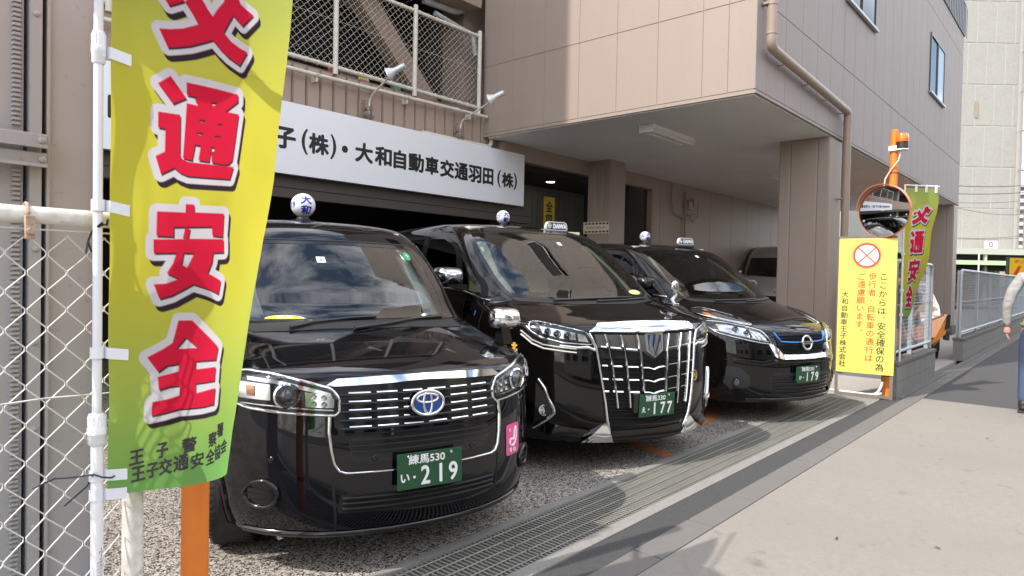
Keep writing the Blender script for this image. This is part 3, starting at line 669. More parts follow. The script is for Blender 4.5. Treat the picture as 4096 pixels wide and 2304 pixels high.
K_JPN=[ # z, nose y, half width, bow, corner depth, exponent, tail y, side drop
(.185,.12,.76,.10,.46,2.6,4.28,0),(.20,.055,.79,.10,.48,2.5,4.30,0),(.25,.022,.815,.10,.5,2.4,4.32,0),(.33,.004,.828,.10,.5,2.4,4.34,0),(.47,0,.840,.10,.5,2.4,4.35,0),(.62,.01,.846,.10,.5,2.4,4.35,0),(.76,.03,.8475,.10,.5,2.4,4.35,0),(.885,.05,.847,.10,.5,2.4,4.35,0),(.915,.062,.846,.10,.5,2.4,4.35,0),(.94,.10,.845,.10,.5,2.4,4.35,0),(.965,.17,.843,.10,.5,2.4,4.35,.006),(1.0,.31,.840,.11,.5,2.4,4.35,.012),(1.05,.56,.833,.12,.44,2.5,4.34,.016),(1.09,.79,.822,.13,.34,2.8,4.33,.016),(1.115,.955,.808,.14,.24,3.2,4.32,.012),(1.14,1.0,.800,.15,.20,3.4,4.31,.01),(1.30,1.165,.775,.15,.18,3.6,4.26,0),(1.48,1.36,.735,.15,.17,3.6,4.20,0),(1.62,1.53,.690,.15,.17,3.4,4.14,0),(1.68,1.63,.662,.15,.18,3.2,4.08,0),(1.72,1.75,.63,.15,.2,3,4.02,0),(1.75,1.95,.57,.14,.25,2.8,3.9,0),(1.77,2.25,.45,.12,.3,2.6,3.7,0),(1.78,2.6,.27,.08,.25,2.3,3.4,0),(1.783,2.85,.10,.03,.1,2,3.1,0)]
K_ALP=[
(.20,.14,.82,.10,.46,2.8,4.80,0),(.215,.07,.86,.10,.48,2.7,4.84,0),(.27,.03,.895,.10,.5,2.6,4.86,0),(.36,.008,.91,.10,.5,2.6,4.88,0),(.50,0,.92,.10,.5,2.6,4.89,0),(.70,.008,.925,.10,.5,2.6,4.90,0),(.90,.024,.925,.10,.5,2.6,4.90,0),(1.00,.04,.925,.10,.5,2.6,4.90,0),(1.04,.055,.923,.10,.5,2.6,4.90,0),(1.065,.10,.92,.10,.5,2.6,4.90,.01),(1.095,.21,.918,.10,.48,2.6,4.9,.02),(1.13,.37,.913,.11,.46,2.6,4.89,.025),(1.17,.55,.903,.12,.40,2.7,4.88,.025),(1.205,.72,.888,.13,.30,3,4.87,.02),(1.23,.77,.880,.14,.24,3.2,4.86,.015),(1.40,1.00,.855,.16,.22,3.4,4.82,0),(1.60,1.28,.81,.16,.2,3.4,4.76,0),(1.74,1.49,.765,.16,.2,3.2,4.68,0),(1.80,1.62,.735,.16,.2,3,4.6,0),(1.85,1.82,.685,.15,.22,2.8,4.5,0),(1.89,2.15,.59,.14,.28,2.6,4.3,0),(1.915,2.6,.42,.12,.3,2.4,4.0,0),(1.925,2.95,.22,.08,.2,2.2,3.6,0),(1.928,3.15,.08,.03,.1,2,3.35,0)]
K_SER=[
(.19,.14,.76,.10,.40,2.6,4.62,0),(.205,.07,.80,.10,.42,2.5,4.65,0),(.26,.03,.835,.10,.43,2.4,4.67,0),(.36,.008,.852,.10,.44,2.4,4.68,0),(.50,0,.862,.10,.44,2.4,4.69,0),(.65,.004,.866,.10,.44,2.4,4.69,0),(.78,.02,.868,.10,.44,2.4,4.69,0),(.87,.045,.868,.10,.46,2.4,4.69,0),(.905,.075,.868,.11,.48,2.4,4.69,-.01),(.94,.13,.867,.12,.5,2.4,4.69,-.02),(.99,.24,.865,.13,.5,2.4,4.69,-.02),(1.05,.41,.860,.14,.48,2.4,4.69,-.01),(1.11,.61,.85,.15,.42,2.6,4.68,0),(1.165,.80,.836,.15,.32,2.9,4.67,.01),(1.19,.87,.826,.15,.26,3.1,4.66,.01),(1.22,.92,.818,.16,.22,3.2,4.65,.005),(1.40,1.16,.785,.16,.2,3.4,4.60,0),(1.58,1.42,.735,.16,.2,3.4,4.52,0),(1.69,1.60,.70,.16,.2,3.2,4.44,0),(1.745,1.73,.672,.16,.2,3,4.36,0),(1.785,1.93,.625,.15,.24,2.8,4.25,0),(1.82,2.25,.53,.13,.28,2.6,4.05,0),(1.842,2.65,.36,.1,.26,2.4,3.75,0),(1.85,2.95,.16,.05,.15,2.1,3.4,0),(1.852,3.1,.06,.02,.08,2,3.25,0)]
# ------------------------------------------------------------------ shared vehicle assembly
def shell(nm,label,K,O_,yw,ws,sides,whl,arch_r,mbody,cat='taxi',group='black taxis parked nose out in the bays',inner=M_cream,under=True,dash=None,rear=None,wheel_r=.31,steer=0):
    t=thing(nm,label,cat,(*O_,0),R(yw),group); B=Body(K)
    cuts=[('F',ws)]+[(a,p) for p in sides for a in('L','R')]
    body=B.mesh('body',mbody,t,cuts,[(y,r,arch_r) for y,r in whl])
    patch(B,ws,'F',M_ws,t,'windscreen',off=.002,depth=0,g=.05)
    for p in sides:
        for a in('L','R'):
            o=patch(B,p,a,M_side if p[0][0]<2.6 and sides.index(p)<2 else M_priv,t,'side_window',off=.002,depth=0,g=.06)
            trim(B,rnd(p,.04),a,M_gloss,o,'window_seal',wd=.035,ht=.006,closed=True,flat=True,g=.05)
    for y,r in whl:
        for sx in(-1,1):
            w_=max(v.x for v in B.v)
            wh=wheel(t,sx*(w_-.125),y,wheel_r,.20,sx)
            if y<1.5 and steer: wh.rotation_euler=(0,0,R(steer)); wh.location.x=sx*(w_-.16)
            b=MB(); 
            P=[(y+(arch_r+.004)*math.cos(a),r+(arch_r+.004)*math.sin(a)) for a in [R(q) for q in range(-22,203,9)]]
            P=[p for p in P if p[1]>.2]
            trim(B,P,'L' if sx<0 else 'R',mbody,t,'arch_lip',wd=.05,ht=.012,g=.04)
            b=MB()
            for i in range(24):
                a0,a1=R(-25+i*230/24),R(-25+(i+1)*230/24); q=lambda a,x:(x,y+arch_r*math.cos(a),r+arch_r*math.sin(a))
                b.add([q(a0,sx*(w_-.01)),q(a1,sx*(w_-.01)),q(a1,sx*(w_-.36)),q(a0,sx*(w_-.36))],[(0,1,2,3)])
            b.build('wheel_arch',M_trim,t)
    xm=max(v.x for v in B.v)
    b=MB(); b.box(-xm+.22,xm-.22,.55,4.0,.17,.24); b.build('underbody',M_trim,t)
    I=Body(K,60,inset=.055)
    return t,B,I
def fmirror(t,loc,m,yawdeg=0): # fender mirror: rounded shell on a stalk
    c=thing_part('fender_mirror',t,loc); b=MB()
    prof=[(.030,-.075),(.062,-.05),(.078,-.01),(.082,.035),(.080,.05)]
    n=28; vs=[];fs=[]
    for i,(r,y) in enumerate(prof):
        for j in range(n):
            a=2*math.pi*j/n; ca,sa=math.cos(a),math.sin(a); p=.5
            vs.append((r*1.18*abs(ca)**p*(1 if ca>0 else -1),y,.115+r*.80*abs(sa)**p*(1 if sa>0 else -1)))
    for i in range(len(prof)-1):
        for j in range(n): fs.append((i*n+j,(i+1)*n+j,(i+1)*n+(j+1)%n,i*n+(j+1)%n))
    fs.append(tuple(range(n))); b.add(vs,fs); b.build('mirror_shell',m,c,smooth=50)
    b=MB(); b.add([(x*.96,.046,(z-.115)*.96+.115) for x,y,z in vs[-n:]],[tuple(range(n))[::-1]]); b.build('mirror_glass',M_chrome,c)
    b=MB(); q=[(x*1.02,.03+d,(z-.115)*1.03+.115) for d in(0,.022) for x,y,z in vs[-n:]]; b.add(q,[(i,(i+1)%n,(i+1)%n+n,i+n) for i in range(n)]); b.build('mirror_rim',M_gloss,c)
    b=MB(); b.hexa([(-.045,-.03,-.04),(.03,-.03,-.04),(.03,.05,-.04),(-.045,.05,-.04),(-.05,-.015,.062),(.01,-.015,.062),(.01,.035,.062),(-.05,.035,.062)]); b.build('mirror_stalk',M_gloss,c,smooth=30)
    c.rotation_euler=(0,0,R(yawdeg)); return c
def dmirror(t,x,y,z,s,m):
    c=thing_part('door_mirror',t,(x,y,z)); b=MB(); n=26; vs=[];fs=[]
    prof=[(.25,-.085),(.72,-.06),(.94,-.02),(1,.03),(.98,.06)]
    for r,yy in prof:
        for j in range(n):
            a=2*math.pi*j/n; ca,sa=math.cos(a),math.sin(a)
            vs.append((s*(.125+.125*r*abs(ca)**.6*(1 if ca>0 else -1)),yy,.085+.075*r*abs(sa)**.6*(1 if sa>0 else -1)))
    for i in range(len(prof)-1):
        for j in range(n): fs.append((i*n+j,(i+1)*n+j,(i+1)*n+(j+1)%n,i*n+(j+1)%n))
    fs.append(tuple(range(n))); b.add(vs,fs); b.build('mirror_shell',m,c,smooth=50)
    b=MB(); b.add([(p[0],.058,p[2]) for p in vs[-n:]],[tuple(range(n))[::-1]]); b.build('mirror_glass',M_chrome,c)
    b=MB(); b.hexa([(-s*.02,-.04,-.03),(s*.16,-.03,.0),(s*.16,.03,.0),(-s*.02,.05,-.03),(-s*.02,-.04,.02),(s*.16,-.03,.03),(s*.16,.03,.03),(-s*.02,.05,.02)]); b.build('mirror_arm',M_gloss,c)
    return c
def both(f):
    for s in(-1,1): f(s)
def sx_(poly,s): return [(x*s,y) for x,y in poly] if s>0 else [(x*s,y) for x,y in poly][::-1]
def headlight(t,B,poly,s,parts,rimw=.012):
    """poly for the +x side; parts: list of (kind,args)"""
    h=patch(B,sx_(poly,s),'F',M_gloss,t,'headlight',off=.002,depth=.01,g=.03)
    for kind,a in parts:
        if kind=='refl': patch(B,sx_(a,s),'F',M_refl,h,'lamp_reflector',off=.005,depth=.004,g=.03)
        if kind=='amber': patch(B,sx_(a,s),'F',M_amber,h,'indicator_reflector',off=.008,depth=.006,g=.03)
        if kind=='proj':
            x,z,r=a; loc,n=B.proj(x*s,z,'F'); n=(n+Vector((0,-1.2,0))).normalized(); b=MB(); b.lathe([(r*1.35,.0),(r*1.45,.014),(r*1.25,.020),(r*1.02,.006),(r,-.004)],loc+n*.004,n,36); b.build('lamp_ring',M_chrome,h,smooth=50)
            b=MB(); b.lathe([(r,.004),(r*.85,.012),(r*.5,.020),(0,.023)],loc+n*.004,n,32); b.build('lamp_projector',M_bulb,h,smooth=80)
        if kind=='led':
            b=MB()
            for x,z,r in a:
                loc,n=B.proj(x*s,z,'F'); b.lathe([(r,.006),(r*.9,.012),(r*.3,.007),(0,.012)],loc,n,14)
            b.build('lamp_leds',mat('led_cluster',(.8,.8,.72),.15,.7),h,smooth=30)
        if kind=='bar': trim(B,sx_(a[0],s) if s>0 else [(-x,y) for x,y in a[0]],'F',a[2] if len(a)>2 else M_chrome,h,'lamp_strip',wd=a[1],ht=.010,off=.004,g=.025)
    trim(B,rnd(sx_(poly,s),.02),'F',M_chrome,h,'lamp_rim',wd=rimw,ht=.012,off=.003,closed=True,g=.02)
    patch(B,sx_(poly,s),'F',M_lens,h,'lamp_lens',off=.014,depth=0,g=.03,bulge=.016)
    return h
def dline(B,line,ax,t,name='panel_gap',wd=.007): return trim(B,line,ax,M_hole,t,name,wd=wd,ht=.0012,flat=True,g=.03)
def sticker(B,t,poly,m,name,ax='F',off=.004,g=.02): return patch(B,poly,ax,m,t,name,off=off,depth=.001,g=g)
def kita(B,t,y,z):
    to=local(B,y,z,.003,'L'); b=MB(); text(b,'北',0,0,.062,to,.004,wid=.058); b.build('gold_lettering',M_gold,t)
# ------------------------------------------------------------------ taxi 1: tall hackney style cab with fender mirrors
ws=rnd([(-.592,1.570),(0,1.578),(.592,1.570),(.630,1.42),(.652,1.26),(.648,1.108),(.30,1.117),(-.30,1.117),(-.648,1.108),(-.652,1.26),(-.630,1.42)],.03)
sd=[[(1.36,1.17),(2.26,1.14),(2.26,1.60),(1.74,1.60)],[(2.34,1.14),(3.25,1.14),(3.25,1.60),(2.34,1.60)]]
t,B,I=shell('taxi','black hackney style taxi with dashed chrome grille and plate 219, nearest the flag',K_JPN,(2.104,2.36),-16.5,ws,sd,[(.81,.305),(3.56,.305)],.345,M_paint,wheel_r=.303,steer=-20)
trim(B,rnd(ws,.03),'F',M_gloss,t,'windscreen_frit',wd=.035,ht=.004,off=-.001,closed=True,flat=True,g=.03)
patch(B,[(-.66,1.098),(-.3,1.112),(.3,1.112),(.66,1.098),(.62,1.068),(.25,1.082),(-.25,1.082),(-.62,1.068)],'F',M_trim,t,'cowl',off=.003,depth=.01,g=.04)
wiper(t,B,[(-.12,1.078),(.10,1.092),(.36,1.108),(.58,1.112)]); wiper(t,B,[(-.44,1.082),(-.30,1.100),(-.05,1.118),(.10,1.122)])
patch(B,[(-.425,.874),(-.40,.880),(0,.892),(.40,.880),(.425,.874),(.418,.70),(.385,.682),(-.385,.682),(-.418,.70)],'F',M_gloss,t,'grille',off=.002,depth=.004,g=.05)
g_=t.children[-1]; b=MB(); b2=MB()
for r_ in range(5):
    z=.852-.0372*r_
    trim(B,[(-.395,z-.012),(.395,z-.012)],'F',None,None,'',wd=.014,ht=.012,off=.002,mb=b,g=.04)
    for i in range(6):
        x=-.356+.1217*i
        if 1<=r_<=3 and abs(x+.046)<.09: 
            if x<0: x1,x0=min(x+.094,-.085),x
            else: x0,x1=max(x,.085),x+.094
            if x1-x0<.02: continue
        else: x0,x1=x,x+.094
        trim(B,[(x0,z),(x1,z)],'F',None,None,'',wd=.0095,ht=.011,off=.003,mb=b2,g=.03,tilt=True)
o=b.build('grille_rib',M_gloss,g_,smooth=50); o=b2.build('chrome_dashes',M_chrome,g_,smooth=50)
patch(B,[(-.452,.880),(-.40,.908),(-.2,.914),(0,.917),(.2,.914),(.40,.908),(.452,.880),(.40,.879),(0,.892),(-.40,.879)],'F',M_chrome,t,'grille_top_moulding',off=.014,depth=.018,g=.04)
oval_emblem(t,local(B,0,.787,.018),1.28)
L_=[(-.436,.748),(-.440,.68),(-.432,.60),(-.420,.54),(-.400,.508),(-.372,.498),(0,.497)]; L_=L_+[(-x,z) for x,z in L_[:-1]][::-1]
trim(B,L_,'F',M_chrome,t,'bumper_moulding',wd=lambda q:.007+.012*abs(2*q-1)**1.6,ht=.010,off=.002,g=.02)
p_=patch(B,rnd([(-.365,.655),(.365,.655),(.352,.542),(-.352,.542)],.03),'F',M_gloss,t,'bumper_intake',off=.002,depth=.004,g=.05)
b=MB()
for z in(.640,.615,.590): trim(B,[(-.345,z),(.345,z)],'F',None,None,'',wd=.008,ht=.010,off=.002,mb=b,g=.04)
b.build('intake_slat',M_trim,p_)
dline(B,[(-.39,.668),(.39,.668)],'F',t,'panel_gap',.010)
def sensor(x,z):
    loc,n=B.proj(x,z,'F'); b=MB(); b.lathe([(.014,.0),(.014,.006),(.011,.008),(.010,.005),(0,.006)],loc,n,18); b.build('parking_sensor',M_gloss,t,smooth=40)
for x,z in((-.66,.557),(-.25,.556),(.25,.556),(.66,.557)): sensor(x,z)
p_=patch(B,rnd([(-.395,.398),(.395,.398),(.405,.315),(-.405,.315)],.015),'F',M_hole,t,'lower_grille',off=.002,depth=.003,g=.05); b=MB()
for z in(.385,.362,.338): trim(B,[(-.385,z),(.385,z)],'F',None,None,'',wd=.010,ht=.012,off=.002,mb=b,g=.04)
b.build('grille_rib',M_trim,p_)
both(lambda s:dline(B,[(s*.425,.492),(s*.424,.42),(s*.405,.225)],'F',t,'panel_gap',.012))
both(lambda s:dline(B,[(s*.655,.925),(s*.645,.99),(s*.64,1.01)],'F',t,'panel_gap',.007))
trim(B,[(-.74,.218),(-.4,.212),(.4,.212),(.74,.218)],'F',M_gloss,t,'lip_spoiler',wd=.03,ht=.014,g=.04)
def fog(s):
    patch(B,sx_(rnd([(.64,.455),(.73,.458),(.76,.40),(.73,.345),(.65,.345),(.625,.40)],.06),s),'F',M_gloss,t,'fog_lamp_blank',off=.004,depth=.008,g=.03); q=t.children[-1]; b=MB()
    trim(B,[(s*(.693+.058*math.cos(a)),.40+.060*math.sin(a)) for a in [i*math.pi/14 for i in range(28)]],'F',None,None,'',wd=.02,ht=.014,off=.002,closed=True,mb=b,g=.03)
    for z in(.375,.40,.425): trim(B,[(s*.645,z),(s*.742,z)],'F',None,None,'',wd=.007,ht=.01,off=.004,mb=b)
    b.build('blank_slat',M_gloss,q,smooth=50)
both(fog)
hp=[(.795,.918),(.741,.936),(.647,.926),(.533,.900),(.425,.870),(.394,.825),(.397,.768),(.415,.752),(.538,.760),(.648,.768),(.745,.780),(.785,.80),(.805,.86)]
both(lambda s:headlight(t,B,hp,s,[('refl',[(.74,.915),(.64,.905),(.53,.880),(.43,.850),(.425,.835),(.53,.862),(.64,.888),(.74,.90)]),('refl',[(.775,.892),(.66,.885),(.66,.815),(.77,.82)]),('amber',[(.745,.878),(.715,.876),(.715,.83),(.742,.832)]),('refl',[(.53,.855),(.43,.840),(.415,.82),(.418,.785),(.53,.79)]),('proj',(.600,.838,.040)),('led',[(.497,.835,.014),(.457,.83,.014),(.497,.803,.014),(.457,.80,.014)]),('bar',([(.76,.80),(.65,.792),(.54,.783),(.42,.775)],.010))],rimw=.016))
plate(t,B,0,.490,-.032,'練馬530','い','219',R(-3))
fmirror(t,(.79,.60,1.02),M_chrome,10); fmirror(t,(-.79,.60,1.02),M_chrome,-10)
ball_lamp(t,0,2.25,1.785,.090,'219',0)
trim(B,[(-.585,1.588),(-.3,1.594),(0,1.597),(.3,1.594),(.585,1.588)],'F',M_rubber,t,'windscreen_top_seal',wd=.014,ht=.004,g=.04)
# pink sticker, windscreen stickers
M_pink=mat('pink_sticker',(.80,.10,.30),.35)
s_=sticker(B,t,rnd([(.492,.612),(.612,.612),(.612,.450),(.492,.450)],.02),M_pink,'pink_sticker'); to=local(B,.552,.530,.0052); b=MB()
b.tube([to(x*.9,y*.9,.0006) for x,y in [(.022,.058),(.034,.066),(.040,.05),(.034,.01),(.022,-.018),(.0,-.034),(-.026,-.034),(-.042,-.018),(-.036,.002),(-.018,.006),(0,-.002),(.012,.014),(.016,.04),(.022,.058)]],.0055,6); 
for q in((-.028,-.052),(.012,-.056)): b.tube([to(q[0]+.009*math.cos(a),q[1]+.009*math.sin(a),.0006) for a in [i*math.pi/6 for i in range(12)]],.003,5,closed=True)
star=[(-.034+(.011 if i%2==0 else .0045)*math.sin(i*math.pi/5),.052+(.011 if i%2==0 else .0045)*math.cos(i*math.pi/5)) for i in range(10)]; b.prism(star,to,.001)
b.build('sticker_print',M_wht,s_,smooth=50)
s_=sticker(B,t,[(-.150,1.484),(-.096,1.484),(-.096,1.448),(-.150,1.448)],M_wht,'inspection_sticker',off=.004); b=MB(); text(b,'3',-.002,-.002,.022,local(B,-.123,1.466,.007),.001); b.build('sticker_print',mat('dark_print',(.03,.08,.06),.5),s_)
s_=sticker(B,t,oval(.030,.030,24,.508,1.508),mat('green_sticker',(.02,.30,.13),.4),'round_sticker'); b=MB(); text(b,'5',0,0,.024,local(B,.508,1.508,.008),.0015); b.build('sticker_print',M_wht,s_)
s_=sticker(B,t,[(-.535,1.142),(-.30,1.142),(-.30,1.120),(-.535,1.120)],mat('blue_sticker',(.03,.10,.40),.4),'badge_sticker'); 
s2=sticker(B,s_,[(-.415+.105*math.cos(a),1.119+.020*math.sin(a)) for a in [i*math.pi/16 for i in range(17)]],mat('yellow_print',(.75,.55,.06),.4),'sticker_print',off=.006)
b=MB(); text(b,'優良',0,-.003,.017,local(B,-.415,1.130,.008),.001,wid=.085); b.build('sticker_lettering',M_wht,s_)
both(lambda s:patch(I,sx_([(.485,1.54),(.595,1.54),(.638,1.26),(.642,1.125),(.50,1.125),(.515,1.26)],s),'F',M_greyint,t,'pillar_trim',off=0,depth=.02,g=.04))
b=MB(); b.box(-.56,.56,1.75,3.4,1.65,1.68); b.build('headliner',M_greyint,t)
interior(t,1.10,1.06,.55,.62,M_greyint)
b=MB(); b.box(-.14,.16,1.42,1.46,1.40,1.46,c=.01); b.cyl((0,1.44,1.46),(0,1.50,1.56),.012,n=8); b.build('rear_view_mirror',M_black,t)
# ------------------------------------------------------------------ taxi 2: large van with tall chrome barred grille
ws=rnd([(-.690,1.765),(-.35,1.786),(0,1.792),(.35,1.786),(.690,1.765),(.730,1.56),(.738,1.36),(.705,1.232),(.35,1.212),(0,1.206),(-.35,1.212),(-.705,1.232),(-.738,1.36),(-.730,1.56)],.03)
sd=[[(1.62,1.60),(1.46,1.265),(1.02,1.20)],[(1.53,1.275),(2.42,1.29),(2.42,1.745),(2.05,1.735),(1.80,1.665),(1.66,1.58)],[(2.52,1.29),(3.62,1.30),(3.62,1.74),(2.52,1.75)]]
t,B,I=shell('taxi','black luxury van taxi with tall chrome barred grille and plate 177, in the middle',K_ALP,(4.378,2.456),-19,ws,sd,[(.97,.345),(3.97,.345)],.39,M_paintb,wheel_r=.343)
trim(B,ws,'F',M_gloss,t,'windscreen_frit',wd=.035,ht=.004,off=-.001,closed=True,flat=True,g=.03)
patch(B,[(-.72,1.220),(-.35,1.203),(0,1.198),(.35,1.203),(.72,1.220),(.68,1.19),(.3,1.175),(-.3,1.175),(-.68,1.19)],'F',M_trim,t,'cowl',off=.003,depth=.01,g=.05)
wiper(t,B,[(-.42,1.192),(-.1,1.205),(.25,1.213),(.42,1.216)]); wiper(t,B,[(-.05,1.188),(.3,1.196),(.62,1.208),(.70,1.24)])
p_=patch(B,[(-.50,.995),(-.44,1.0),(0,.985),(.44,1.0),(.50,.995),(.462,.88),(.425,.62),(.40,.45),(.365,.33),(-.365,.33),(-.40,.45),(-.425,.62),(-.462,.88)],'F',M_hole,t,'grille',off=.002,depth=.004,g=.05)
patch(B,[(-.47,.985),(0,.975),(.47,.985),(.455,.895),(.30,.872),(.14,.855),(.09,.86),(.07,.84),(0,.80),(-.07,.84),(-.09,.86),(-.14,.855),(-.30,.872),(-.455,.895)],'F',mat('grille_blank_panel',(.10,.095,.09),.25,.3),p_,'grille_upper_panel',off=.006,depth=.006,g=.05)
b=MB(); z=.83
for z in [.815-.026*i for i in range(18)]:
    wz=.435 if z>.6 else .435-(.6-z)*.26
    trim(B,[(-wz,z),(-.25,z-.006),(-.10,z-.014),(0,z-.030),(.10,z-.014),(.25,z-.006),(wz,z)],'F',None,None,'',wd=.006,ht=.010,off=.002,mb=b,g=.05)
b.build('grille_rib',M_gloss,p_,smooth=40)
for zz,dz_ in((.905,.045),(.772,.030),(.678,.028),(.592,.028)):
    b=MB(); E=[-.445 if zz>.7 else -.42,-.40+.02*(.9-zz)*2,-.30,-.255,-.165,-.112]; X=[(-.435,-.395),(-.365,-.285),(-.245,-.15)]
    for k_,(x0,x1) in enumerate(X):
        sh=(.9-zz)*.10*(1-abs((x0+x1)/2)/.5); x0+=.06*(.9-zz)*(.6+k_*.1);x1+=.06*(.9-zz)*(.6+k_*.1)
        for s in(-1,1):
            za=zz-dz_*(1-abs(x0)/.45)*1.0; zb=zz-dz_*(1-abs(x1)/.45)*1.0
            trim(B,[(s*x0,za),(s*x1,zb)],'F',None,None,'',wd=.014,ht=.016,off=.004,mb=b,tilt=True,g=.03)
    if zz<.85: trim(B,[(-.10,zz-dz_*.85),(-.05,zz-dz_*.95),(0,zz-dz_*1.45),(.05,zz-dz_*.95),(.10,zz-dz_*.85)],'F',None,None,'',wd=.014,ht=.016,off=.004,mb=b,tilt=True,g=.03)
    b.build('chrome_slat',M_chrome,p_,smooth=50)
for L_ in([(.405,.985),(.374,.870),(.318,.468)],[(.288,.980),(.256,.868),(.219,.466)],[(.152,.978),(.126,.862),(.101,.560)]):
    for s in(-1,1): trim(B,[(s*x,z) for x,z in L_],'F',M_chrome,p_,'chrome_upright',wd=.018,ht=.028,off=.004,g=.025)
patch(B,[(-.512,1.003),(-.432,1.052),(-.2,1.062),(0,1.064),(.2,1.062),(.432,1.052),(.512,1.003),(.44,1.004),(.13,.998),(.10,.990),(-.10,.990),(-.13,.998),(-.44,1.004)],'F',M_chrome,t,'grille_top_moulding',off=.016,depth=.022,g=.04)
def frame(s):
    trim(B,[(s*x,z) for x,z in [(.512,.995),(.470,.90),(.443,.72),(.412,.53),(.386,.38),(.345,.262)]],'F',M_chrome,t,'grille_frame',wd=.022,ht=.014,off=.004,g=.025)
    patch(B,sx_([(.395,.365),(.325,.242),(.545,.248),(.468,.302)],s),'F',M_chrome,t,'bumper_tooth',off=.006,depth=.014,g=.04,tz=.35)
    trim(B,[(s*x,z) for x,z in [(.818,.665),(.785,.60),(.765,.53),(.735,.465),(.730,.43),(.755,.395),(.825,.318)]],'F',M_chrome,t,'fog_lamp_frame',wd=.024,ht=.018,off=.004,g=.025)
    patch(B,sx_([(.83,.64),(.79,.575),(.745,.46),(.745,.43),(.83,.34)],s),'F',M_hole,t,'fog_lamp_recess',off=.003,depth=.003,g=.04); q=t.children[-1]
    loc,n=B.proj(s*.79,.445,'F'); b=MB(); b.lathe([(.040,0),(.042,.01),(.034,.012),(.028,.004),(0,.01)],loc,Vector((s*.1,-1,0)),24,xs=.9); b.build('fog_lamp',M_refl,q,smooth=40)
both(frame)
patch(B,[(-.34,.300),(0,.292),(.34,.300),(.32,.236),(0,.228),(-.32,.236)],'F',M_paintb,t,'lip_spoiler',off=.004,depth=.01,g=.04,tz=.55)
both(lambda s:patch(B,sx_([(.50,.315),(.70,.345),(.80,.375),(.80,.30),(.60,.252)],s),'F',M_paintb,t,'bumper_wing',off=.002,depth=.01,g=.04,tz=.40))
hp=[(.845,1.052),(.80,1.060),(.685,1.036),(.530,1.002),(.508,.965),(.490,.915),(.68,.925),(.80,.963),(.85,1.005)]
def hl(s):
    h=headlight(t,B,hp,s,[('refl',[(.80,1.035),(.68,1.012),(.60,.995),(.60,.945),(.69,.955),(.79,.985)]),('refl',[(.585,.99),(.54,.98),(.515,.93),(.585,.938)]),('proj',(.655,.975,.020)),('proj',(.715,.985,.020)),('proj',(.765,1.0,.018)),('bar',([(.86,1.03),(.84,.995),(.80,.958),(.68,.930),(.52,.915)],.014))],rimw=.010)
    patch(B,sx_([(.895,.985),(.842,.905),(.795,.868),(.62,.845),(.525,.828),(.488,.86),(.50,.905),(.68,.915),(.81,.955),(.86,.99)],s),'F',M_gloss,t,'running_lamp',off=.002,depth=.006,g=.03); q=t.children[-1]
    for off_,w_ in((0,.013),(.026,.010)): trim(B,[(s*x,z+off_) for x,z in [(.885,.972),(.842,.912),(.79,.882),(.68,.866),(.60,.857)]],'F',mat('running_lamp_strip',(.75,.73,.66),.2,.5),q,'lamp_strip',wd=w_,ht=.012,off=.004,g=.025)
    trim(B,[(s*x,z) for x,z in [(.70,.905),(.60,.893),(.52,.895),(.475,.875)]],'F',M_chrome,q,'lamp_moulding',wd=.022,ht=.012,off=.004,g=.025)
    dline(B,[(s*.80,1.068),(s*.79,1.10),(s*.775,1.13),(s*.745,1.175)],'F',t)
    dline(B,[(s*.525,1.008),(s*.66,1.038),(s*.79,1.064)],'F',t)
both(hl)
# shield emblem
to=local(B,0,.905,.026); b=MB(); P=[(-.082,.082),(.082,.082),(.078,-.045),(0,-.098),(-.078,-.045)]; b.prism(P,lambda x,y,d:to(x,y,-.02+d),.022); e=b.build('emblem',M_chrome,t)
b=MB(); P2=[(x*.80,y*.84+.004) for x,y in P]; b.prism(P2,lambda x,y,d:to(x,y,.0022+d),.004); b.build('emblem_field',mat('emblem_deep_blue',(.006,.03,.10),.06,coat=1),e)
b=MB()
for P3 in([(-.038,.070),(-.012,.070),(-.030,.0),(-.012,-.05),(-.008,-.072),(-.050,-.04),(-.050,.02)],[(.012,.070),(.036,.070),(.020,.0),(-.002,-.055),(-.010,-.030),(.0,.01)],[(.052,.03),(.052,-.035),(.010,-.070),(.018,-.045),(.034,-.01)]): b.prism(P3,lambda x,y,d:to(x,y,.0064+d),.004)
b.build('emblem_stroke',M_chrome,e)
c_=plate(t,B,0,.475,-.045,'練馬330','え','177',R(2)); b=MB(); b.box(-.21,-.14,.006,.05,-.05,.09,c=.006); b.build('radar_cover',M_gloss,c_)
b=MB(); to=local(B,.470,.650,.004)
for r_ in(.040,.033): b.tube([to(r_*math.cos(a),r_*math.sin(a),0) for a in [i*math.pi/16 for i in range(32)]],.0022,5,closed=True)
text(b,'和',0,0,.036,to,.0018); b.build('gold_emblem',M_gold,t)
kita(B,t,.47,.875)
to=local(B,1.17,1.085,.004,'L'); b=MB(); text(b,'HYBRID',0,0,.024,to,.002,wid=.13); h_=b.build('badge_lettering',M_chrome,t); b=MB(); text(b,'/',-.0+.068,0,.034,to,.004); b.build('badge_accent',mat('badge_blue',(.02,.20,.65),.3),h_)
trim(B,[(.98,1.186),(1.20,1.225),(1.44,1.255),(1.6,1.262),(2.42,1.275)],'L',M_chrome,t,'window_moulding',wd=.016,ht=.008,g=.04)
trim(B,[(1.50,1.275),(1.69,1.615)],'L',M_gloss,t,'door_pillar',wd=.045,ht=.006,g=.04,flat=True)
dline(B,[(1.35,1.19),(1.33,.9),(1.30,.5)],'L',t); dline(B,[(2.48,1.8),(2.48,1.2),(2.46,.4)],'L',t); dline(B,[(.95,1.18),(1.02,1.0),(1.0,.80)],'L',t)
dmirror(t,-.95,1.27,1.29,-1,M_chromed); dmirror(t,.86,1.30,1.27,1,M_gloss).rotation_euler=(0,0,R(72))
